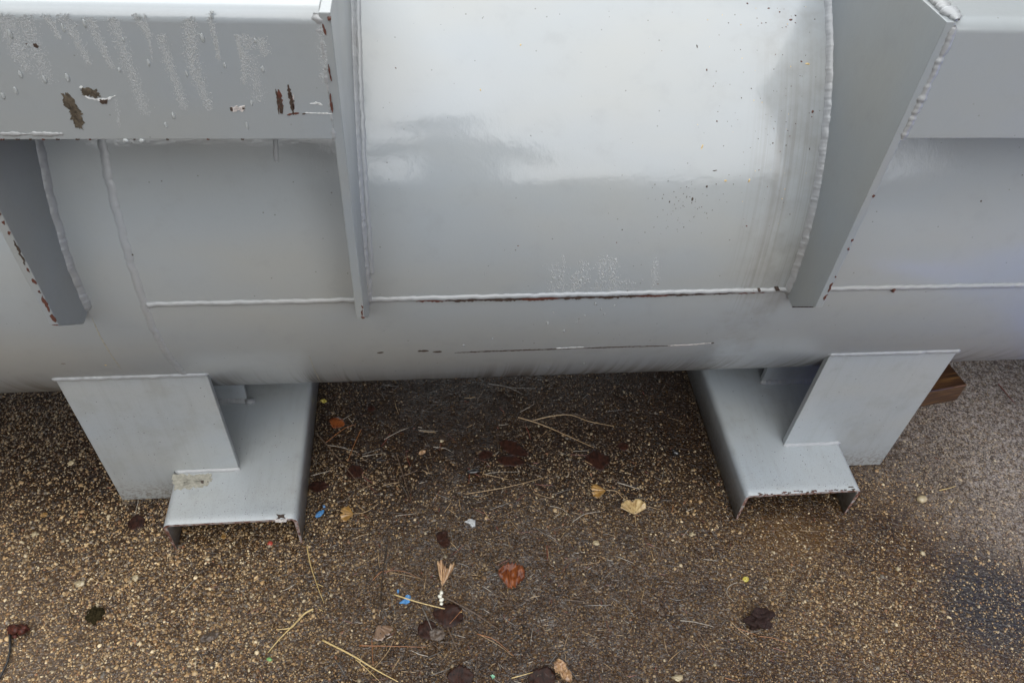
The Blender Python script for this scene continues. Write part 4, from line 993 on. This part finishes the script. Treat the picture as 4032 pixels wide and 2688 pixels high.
# uncountable small plant litter
def crumbs():
    cols = ['tan', 'brown', 'dark', 'grey', 'pale', 'red']
    vs, fs, mi = [], [], []
    for i in range(3000):
        if rng.random() < .68: x, y = rng.gauss(0, .26), rng.gauss(-.65, .2)
        else: x, y = rng.uniform(-1.1, 1.4), rng.uniform(-1, 0)
        if y > .1 or y < -1.05: continue
        a = rng.uniform(0, math.pi); l = rng.uniform(.003, .012) if rng.random() < .8 else rng.uniform(.012, .045); w = rng.uniform(.0003, .0009); z = gh(x, y) + .0016
        d = Vector((math.cos(a), math.sin(a), 0)) * l * .5; s = Vector((-math.sin(a), math.cos(a), 0)) * w; bnd = s * rng.uniform(-2, 2); p = Vector((x, y, z)); b0 = len(vs)
        for q, wd in ((-1, .6), (0, 1), (1, .3)):
            c = p + d * q + (bnd if q == 0 else Vector()); vs += [c - s * wd, c + Vector((0, 0, w * 1.3)), c + s * wd]
        for k in range(2):
            e = b0 + k * 3; fs += [(e, e + 1, e + 4, e + 3), (e + 1, e + 2, e + 5, e + 4)]; c_ = rng.choices(range(6), [2.2, 3.5, 4.5, 2, 1.0, 1.3])[0] if k == 0 else c_; mi += [c_, c_]
    link('plant_litter', mesh_from('plant_litter', vs, fs, [M_litter[c] for c in cols], True, mi), None, kind='stuff', label='crumbs of broken needles and leaves strewn over the wet ground', category='plant litter')
crumbs()

# ------------------------------------------------------------------ rain drops and condensation
def drop_mesh():
    bm = bmesh.new(); bmesh.ops.create_uvsphere(bm, u_segments=14, v_segments=8, radius=1)
    for v in bm.verts:
        x, y, z = v.co; v.co = Vector((x * (1 - .18 * (y + 1) / 2), y, (z * .55 if z > 0 else z * .06)))
    me = bpy.data.meshes.new('water_drop'); bm.to_mesh(me); bm.free(); me.materials.append(M_water)
    me.polygons.foreach_set('use_smooth', [True] * len(me.polygons)); return me
DM = drop_mesh()
def drop(surf, u, v, w, h, label, group):
    P, n = surf(u, v); s = (P - CAM).length / FPX
    up = (Vector((0, 0, 1)) - n * n.z).normalized(); rt = up.cross(n)
    o = link('water_drop', DM, None, None, label=label, category='water drop', group=group)
    M = Matrix((( rt.x, up.x, n.x), (rt.y, up.y, n.y), (rt.z, up.z, n.z))).to_4x4(); M.translation = P + n * .0002
    o.matrix_world = M @ Matrix.Diagonal((w * s * .5, h * s * .62, w * s * .45, 1))
for (u, v, w, h), lb in zip(((40,133,16,26),(248,110,12,24),(333,93,14,24),(485,157,9,12),(470,275,12,16),(585,248,12,22),(797,148,16,28),(735,290,10,18),(885,258,12,18),(1035,273,13,22),(1005,160,10,16),(80,292,14,22),(175,313,14,24),(265,305,16,26),(62,357,13,24),(12,377,13,20),(683,455,14,22),(653,492,12,18),(973,495,12,26),(955,190,10,12),(835,48,16,12),(990,405,12,18),(110,180,8,12),(544,66,10,16),(832,62,10,20)),
    ['large raindrop on the beam nearest the left picture edge, level with the small dark chip', 'raindrop right of the small dark chip near the beam top', 'raindrop high on the beam, next right of the one above the small chip', 'small raindrop high on the beam between the two middle bead bands', 'raindrop level with and right of the left bead bands', 'raindrop inside the widest middle bead band', 'big raindrop high in the broad bead band at beam centre', 'raindrop low on that broad bead band at beam centre', 'raindrop just right of the broad bead band, halfway down', 'raindrop halfway down the right-hand bead patch', 'raindrop near the top of the right-hand bead patch', 'raindrop left of the ragged dark chip, a third of the way down', 'raindrop above the long slanting bare chip', 'raindrop directly above the ragged dark chip', 'raindrop left of the slanting chip, lower of two near the picture edge', 'raindrop touching the left picture edge halfway down the beam', 'solitary raindrop below the middle of the beam, upper of two', 'solitary raindrop below the middle of the beam, lower of two', "raindrop under the whitish chip near the beam's lower edge", 'small raindrop left of the right-hand bead patch', 'raindrop hanging at the rounded top edge above beam centre', 'raindrop just above the whitish chip', 'small raindrop above the small dark chip at far left', 'raindrop on the rounded top edge left of beam centre', 'raindrop on the rounded top edge touching the broad bead band']):
    drop(FB, u, v, w, h, lb, 'raindrops on the upper-left beam')
for (u, v, w, h), lb in zip(((2155,1273,13,16),(2221,1303,11,15),(2271,1267,9,15),(2343,1195,11,13),(2379,1237,9,11),(2366,1217,8,10),(1825,1358,13,12),(2179,1229,8,13),(1938,1334,8,10),(2300,1430,8,8),(2160,1450,9,8),(2242,1464,7,7),(2420,1203,7,9),(2302,1242,8,9),(2286,1107,12,14),(2185,1097,10,14),(2405,1060,10,12),(2255,1092,8,10),(1910,1078,6,12),(1557,1459,7,7)),
    ['leftmost of the big raindrops under the lengthwise seam', 'lowest big raindrop under the seam, right of the leftmost', 'big raindrop under the seam, beside a dark speck', 'raindrop closest under the seam among the big ones', 'raindrop under the seam, second from the right of the cluster', 'raindrop between the two right-hand ones under the seam', 'lone raindrop just above the left part of the long scratch', 'small raindrop above the leftmost big one under the seam', 'small lone raindrop above the middle of the long scratch', 'small raindrop below the long scratch, upper one', 'small raindrop near the bottom of the drum, left one', 'small raindrop near the bottom of the drum, right one', 'rightmost small raindrop under the seam', 'small raindrop between the big ones under the seam', 'largest raindrop in the bead cluster just above the seam', 'raindrop in the left bead cluster above the seam', 'raindrop in the tall right bead cluster above the seam', 'small raindrop low in the middle bead cluster above the seam', 'small lone raindrop above the seam left of the bead clusters', 'tiny raindrop low on the drum right of the left foot']):
    drop(FT, u, v, w, h, lb, 'raindrops on the drum')
for (u, v) in ((495, 556), (558, 556)):
    drop(FB, u, v - 3, 22, 12, ('left' if u < 520 else 'right') + ' one of two raindrops hanging from the bottom edge of the upper-left beam', 'raindrops hanging from the beam edge')
def mist(name, bands, surf, n, smin, smax, label):
    vs, fs = [], []; rr = random.Random(3)
    tot = sum(b[4] for b in bands)
    for (u0, v0, u1, v1, w8, wd0, wd1) in bands:
        for k in range(int(n * w8 / tot)):
            t = rr.random(); wd = wd0 + (wd1 - wd0) * t
            u = u0 + (u1 - u0) * t + rr.gauss(0, .33) * wd; v = v0 + (v1 - v0) * t + rr.uniform(-8, 8)
            if surf is FB and (v < 46 or v > 540 or u > 1290): continue
            P, nn = surf(u, v); s = rr.uniform(smin, smax) * (1.6 if rr.random() < .06 else 1); r = s * (P - CAM).length / FPX
            up = (Vector((0, 0, 1)) - nn * nn.z).normalized(); rt = up.cross(nn); b0 = len(vs)
            for q in range(6):
                a = q * math.pi / 3; vs.append(P + rt * math.cos(a) * r + up * math.sin(a) * r * 1.2)
            vs.append(P + nn * r * .7)
            fs += [(b0 + q, b0 + (q + 1) % 6, b0 + 6) for q in range(6)]
    link(name, mesh_from(name, vs, fs, M_mist), None, kind='stuff', label=label, category='condensation')
mist('condensation', [(20,60,110,290,5,60,40),(90,60,190,330,6,60,50),(180,60,235,150,2,30,16),(250,60,350,250,4,50,20),(350,70,440,270,5,36,20),(440,70,575,450,9,46,34),(535,60,590,150,3,30,24),(630,140,725,430,7,36,28),(745,70,760,260,6,46,44),(760,260,825,430,5,44,24),(825,60,865,240,3,20,14),(935,140,950,230,2,16,12),(960,140,985,190,1.5,60,40),(960,190,960,330,3,26,18),(1020,150,1045,220,2,50,30),(985,220,1020,400,3,50,44),(1262,90,1285,330,4,26,34),(570,60,600,240,1.2,10,8),(455,380,470,500,.6,12,12),(0,60,60,240,2,30,30)],
     FB, 9500, .9, 2.2, 'bands of fine water beads running down the upper-left beam')
mist('condensation', [(2190,1040,2190,1150,2.5,60,70),(2218,1005,2215,1150,1,8,10),(2260,1080,2260,1150,2,30,50),(2300,1030,2290,1150,2.5,40,50),(2375,1010,2360,1150,3,30,40),(2415,1010,2410,1150,3,34,44),(2470,1100,2470,1150,1,60,80),(2580,1020,2580,1140,1.6,24,30)],
     FT, 1100, 1.3, 3.2, 'clusters of fine water beads on the drum above the lengthwise seam')

# specks of dirt and plant bits stuck to the drum
def specks():
    vs, fs, mi = [], [], []; rr = random.Random(9)
    spots = [(1900,72,5,4,0),(1555,147,5,4,0),(1558,268,5,8,1),(1892,355,6,10,2),(2050,178,6,9,2),(2090,534,5,4,0),(1524,640,4,5,0),(1870,240,4,4,0),(2032,780,3,7,0),(2450,690,5,4,0),
             (2745,183,6,16,0),(2783,276,6,9,1),(2823,478,7,9,1),(2818,328,5,3,0),(2815,672,18,5,0),(2856,712,12,9,2),(2783,735,10,10,0),(2950,712,8,18,2),(2765,577,6,24,2),(2940,890,8,7,1),(3155,243,9,7,1),(3114,79,12,9,1),(3132,62,8,6,0),(3180,252,20,7,2),(3200,440,10,12,1),(3197,460,5,8,1),(3070,48,7,7,1),(2943,14,8,8,1),(3028,33,12,5,1),(3095,573,5,8,0),(3188,586,4,10,0),(3043,564,6,7,0),(2654,755,6,4,0),(2726,785,8,18,0),(2636,795,6,10,0),(2805,828,5,5,0),
             (2040,968,7,6,1),(2030,985,6,5,0),(2450,905,6,6,0),(2540,915,4,6,0),(2525,1042,5,4,0),(2560,1340,9,3,0),(2590,1118,8,5,1),(2428,955,5,8,1),(1497,1158,4,3,0),(2280,1255,7,3,0),(2103,1350,5,5,0),(250,1431,20,5,1),(416,1437,9,6,2),(522,1003,8,9,0),(3863,792,6,8,0),(4025,690,5,4,0)]
    for i in range(210):
        if rr.random() < .6: spots.append((rr.gauss(3060, 130), rr.uniform(20, 900), rr.uniform(2, 5.5), rr.uniform(2, 6), rr.choice([0, 0, 1, 2])))
        else: spots.append((rr.uniform(1450, 3100), rr.uniform(20, 1400), rr.uniform(1.5, 3.5), rr.uniform(1.5, 4), rr.choice([0, 0, 1])))
    for i in range(60): spots.append((rr.gauss(2680, 60), rr.gauss(800, 60), rr.uniform(2, 5), rr.uniform(2, 6), 0))
    for (u, v, w, h, c) in spots:
        if u > 3230 and v < 1100 and u < 3500: continue
        P, n = FT(u, v); s = (P - CAM).length / FPX * .5; up = (Vector((0, 0, 1)) - n * n.z).normalized(); rt = up.cross(n); b0 = len(vs)
        an = rr.uniform(-.5, .5); r2, u2 = rt * math.cos(an) + up * math.sin(an), up * math.cos(an) - rt * math.sin(an)
        for q in range(7):
            a = q * 2 * math.pi / 7; k = rr.uniform(.7, 1.2); vs.append(P + r2 * math.cos(a) * w * s * k + u2 * math.sin(a) * h * s * k - n * .0001)
        vs.append(P + n * min(w, h) * s * .7); fs += [(b0 + q, b0 + (q + 1) % 7, b0 + 7) for q in range(7)]; mi += [c] * 7
    link('dirt_specks', mesh_from('dirt_specks', vs, fs, [M_rustdark, M_rustred, M_litter['straw']], False, mi), None, kind='stuff', label='dark dirt specks and straw-coloured husks stuck to the drum', category='dirt')
    # specks on the plates and channels
    vs, fs = [], []
    def sp(P, n, w, h):
        t = Vector((1, 0, 0)); bt = n.cross(t); b0 = len(vs); an = rr.uniform(0, 3)
        for q in range(6):
            a = q * math.pi / 3; k = rr.uniform(.6, 1.2); x, y = math.cos(a) * w * k, math.sin(a) * h * k
            vs.append(P + t * (x * math.cos(an) - y * math.sin(an)) + bt * (x * math.sin(an) + y * math.cos(an)) - n * .0001)
        vs.append(P + n * min(w, h) * .6); fs.extend([(b0 + q, b0 + (q + 1) % 6, b0 + 6) for q in range(6)])
    for i in range(230):
        side = rr.choice([0, 1]); x0 = (X1, X2)[side]
        P = Vector((x0 + rr.uniform(.02, .235), YF + .01 + .19 * rr.random() ** 1.5, CH_H)); sp(P, Vector((0, 0, 1)), rr.uniform(.0006, .0018), rr.uniform(.0004, .001))
    for i in range(130):
        side = rr.random() < .7; z = ZB + .02 + .30 * rr.random() ** 1.6
        x = rr.uniform(-.775, -.54) if side else rr.uniform(.64, .865)
        if side and x > X1 - .01 and z < CH_H + .02: continue
        if not side and x < X2 + CH_W + .01 and z < CH_H + .02: continue
        sp(Vector((x, YP, z)), Vector((0, -1, 0)), rr.uniform(.0006, .0018), rr.uniform(.0004, .001))
    link('dirt_specks', mesh_from('dirt_specks', vs, fs, M_rustdark, False), None, kind='stuff', label='dark splashes of grit on the two feet', category='dirt')
specks()

# ------------------------------------------------------------------ what stands behind the viewer (mirrored in the gloss), plus shapes added for the light
def backdrop():
    wm = flat('rendered_wall', (.16, .16, .155), .8, 0, .15, 3); rm = flat('slate_roof', (.07, .075, .08), .6, .1, .2, 12)
    root = link('workshop_building', None, None, (2, -15, 0), label='low grey workshop behind the viewer, seen only as a reflection on the drum', category='building')
    bm = prism([Vector((-4, 0, 0)), Vector((16, 0, 0)), Vector((16, 0, 2.9)), Vector((-4, 0, 2.9))], Vector((0, -7, 0)), 0); bm_obj('wall', bm, wm, root)
    bm = prism([Vector((-3.99, .4, 2.902)), Vector((-3.99, -7.4, 2.902)), Vector((-3.99, -3.5, 4.3))], Vector((20.4, 0, 0)), 0); bm_obj('roof', bm, rm, root)
    bm = prism([Vector((-26, .5, 0)), Vector((-4, .5, 0)), Vector((-4, .5, 7.6)), Vector((-26, .5, 7.6))], Vector((0, -8, 0)), 0); bm_obj('wall', bm, wm, root)
    for sx, x0, x1, hh, lab in ((1, 6.0, 14, 9.5, 'tall grey hall on the right of the yard, seen only as a reflection'), (-1, -15, -6.5, 8.0, 'grey hall added on the left, out of view, to cut the side sky')):  # left hall is unseen, added to cut side sky; right one raised too
        rt = link('workshop_building', None, None, ((x0 + x1) / 2, 0, 0), label=lab, category='building'); hw = (x1 - x0) / 2
        y0 = -8.5 if sx > 0 else -11
        bm = prism([Vector((-hw, y0, 0)), Vector((hw, y0, 0)), Vector((hw, y0, hh)), Vector((-hw, y0, hh))], Vector((0, 20, 0)), 0); bm_obj('wall', bm, wm, rt)
        bm = prism([Vector((-hw - .3, y0 - .3, hh + .002)), Vector((hw + .3, y0 - .3, hh + .002)), Vector((0, y0 - .3, hh + .25))], Vector((0, 20.6, 0)), 0); bm_obj('roof', bm, rm, rt)
    dm = flat('door_paint', (.05, .07, .10), .4, .3, .1, 5)
    for x in (-1.5, 6):
        bm = prism([Vector((x, .03, .01)), Vector((x + 3, .03, .01)), Vector((x + 3, .03, 2.5)), Vector((x, .03, 2.5))], Vector((0, -.028, 0)), 0); bm_obj('door', bm, dm, root)
    # blue sheet heap standing in for an unseen blue thing, enlarged for its spill
    bl = flat('blue_tarpaulin', (.20, .28, .95), .35, .3, .2, 20)
    bm = bmesh.new(); bmesh.ops.create_grid(bm, x_segments=40, y_segments=40, size=1)
    for v in bm.verts:
        x, y = v.co.x, v.co.y; r = min(1, math.hypot(x, y)); e = max(0, 1 - r * r)
        v.co = Vector((x * .58, y * .72, .004 + .80 * e ** .7 * (1 + .35 * noise.noise(Vector((x * 2, y * 2, 0)))) + .02 * e * abs(noise.noise(Vector((x * 7, y * 7, 2))))))
    o = bm_obj('tarpaulin', bm, bl, None, True, label='heaped blue tarpaulin added right of the drum, outside the picture, enlarged for its blue spill', category='tarpaulin'); o.location = (1.93, -.97, 0)
backdrop()

def person():
    coat = flat('dark_grey_coat', (.09, .09, .095), .8, 0, .15, 40); skin = flat('skin', (.45, .28, .2), .5, 0, .05, 30); hair = flat('brown_hair', (.05, .035, .025), .6, 0, .3, 200); jeans = flat('blue_jeans', (.035, .06, .17), .8, 0, .2, 60)
    root = link('person', None, None, (-.04, -1.88, 0), label='person in a dark grey coat and blue jeans holding up a phone behind the viewpoint', category='person')
    J = {'pelvis': (0, 0, .98, .15, .11), 'waist': (0, 0, 1.12, .14, .10), 'chest': (0, .02, 1.34, .165, .115), 'neck0': (0, .03, 1.50, .07, .065), 'neck': (0, .05, 1.57, .055, .055), 'head': (0, .09, 1.68, .085, .10), 'crown': (0, .08, 1.76, .07, .085)}
    E = [('pelvis', 'waist'), ('waist', 'chest'), ('chest', 'neck0'), ('neck0', 'neck'), ('neck', 'head'), ('head', 'crown')]
    for s, n in ((-1, 'l'), (1, 'r')):
        J.update({n + 'sh': (s * .19, .02, 1.44, .065, .06), n + 'el': (s * .25, .17, 1.22, .045, .045), n + 'wr': (s * .085 - .1 * (s > 0) * .4, .38, 1.36, .03, .03), n + 'hand': (s * .06 - .05, .41, 1.39, .03, .018),
                  n + 'hip': (s * .095, 0, .90, .10, .10), n + 'kn': (s * .11, .02, .50, .065, .065), n + 'an': (s * .12, -.01, .09, .045, .045), n + 'toe': (s * .14, .14, .045, .045, .035)})
        E += [('chest', n + 'sh'), (n + 'sh', n + 'el'), (n + 'el', n + 'wr'), (n + 'wr', n + 'hand'), ('pelvis', n + 'hip'), (n + 'hip', n + 'kn'), (n + 'kn', n + 'an'), (n + 'an', n + 'toe')]
        for k in range(4):
            f0, f1 = f'{n}f{k}', f'{n}g{k}'; J[f0] = (J[n + 'hand'][0] + s * -.005, .425, 1.40 + .018 * (k - 1.5), .009, .009); J[f1] = (J[n + 'hand'][0] - s * .02, .445, 1.405 + .018 * (k - 1.5), .008, .008)
            E += [(n + 'hand', f0), (f0, f1)]
    ks = list(J); me = bpy.data.meshes.new('body'); me.from_pydata([J[k][:3] for k in ks], [(ks.index(a), ks.index(b)) for a, b in E], [])
    for mm in (coat, skin, jeans): me.materials.append(mm)
    o = link('body', me, root); sk = o.modifiers.new('skin', 'SKIN'); sk.use_smooth_shade = True
    if not me.skin_vertices: me.attributes
    bpy.context.view_layer.objects.active = o
    lay = me.skin_vertices[0] if len(me.skin_vertices) else None
    if lay is None:
        bm = bmesh.new(); bm.from_mesh(me); bm.verts.layers.skin.verify(); bm.to_mesh(me); bm.free(); lay = me.skin_vertices[0]
    for i, k in enumerate(ks): lay.data[i].radius = J[k][3:5]
    lay.data[0].use_root = True
    o.modifiers.new('sub', 'SUBSURF').levels = 1; o.modifiers['sub'].render_levels = 2
    dg = bpy.context.evaluated_depsgraph_get(); ev = o.evaluated_get(dg); m2 = bpy.data.meshes.new_from_object(ev)
    o.modifiers.clear(); o.data = m2
    if not m2.materials:
        for mm in (coat, skin, jeans): m2.materials.append(mm)
    for p in m2.polygons:
        c = p.center; p.material_index = 1 if (c.z > 1.52 or (c.y > .36 and c.z > 1.2)) else 2 if c.z < .84 else 0
        p.use_smooth = True
    bm = bmesh.new(); bmesh.ops.create_icosphere(bm, subdivisions=3, radius=1)
    for v in bm.verts: v.co = Vector((v.co.x * .098, v.co.y * .115 + .065, max(v.co.z, -.2 + (.6 if v.co.y > .35 else 0)) * .11 + 1.745))
    bm_obj('hair', bm, hair, root, True)
    ph = prism([Vector((-.037, -.075, 0)), Vector((.037, -.075, 0)), Vector((.037, .075, 0)), Vector((-.037, .075, 0))], Vector((0, 0, .008)), .002)
    p = bm_obj('phone', ph, flat('black_phone', (.01, .01, .012), .2, .5, .1), None, False, label='black phone held level behind the viewpoint', category='phone')
    p.matrix_world = cam.matrix_world @ Matrix.Rotation(R_(90), 4, 'Z'); p.location = CAM - AX[2] * .012
person()
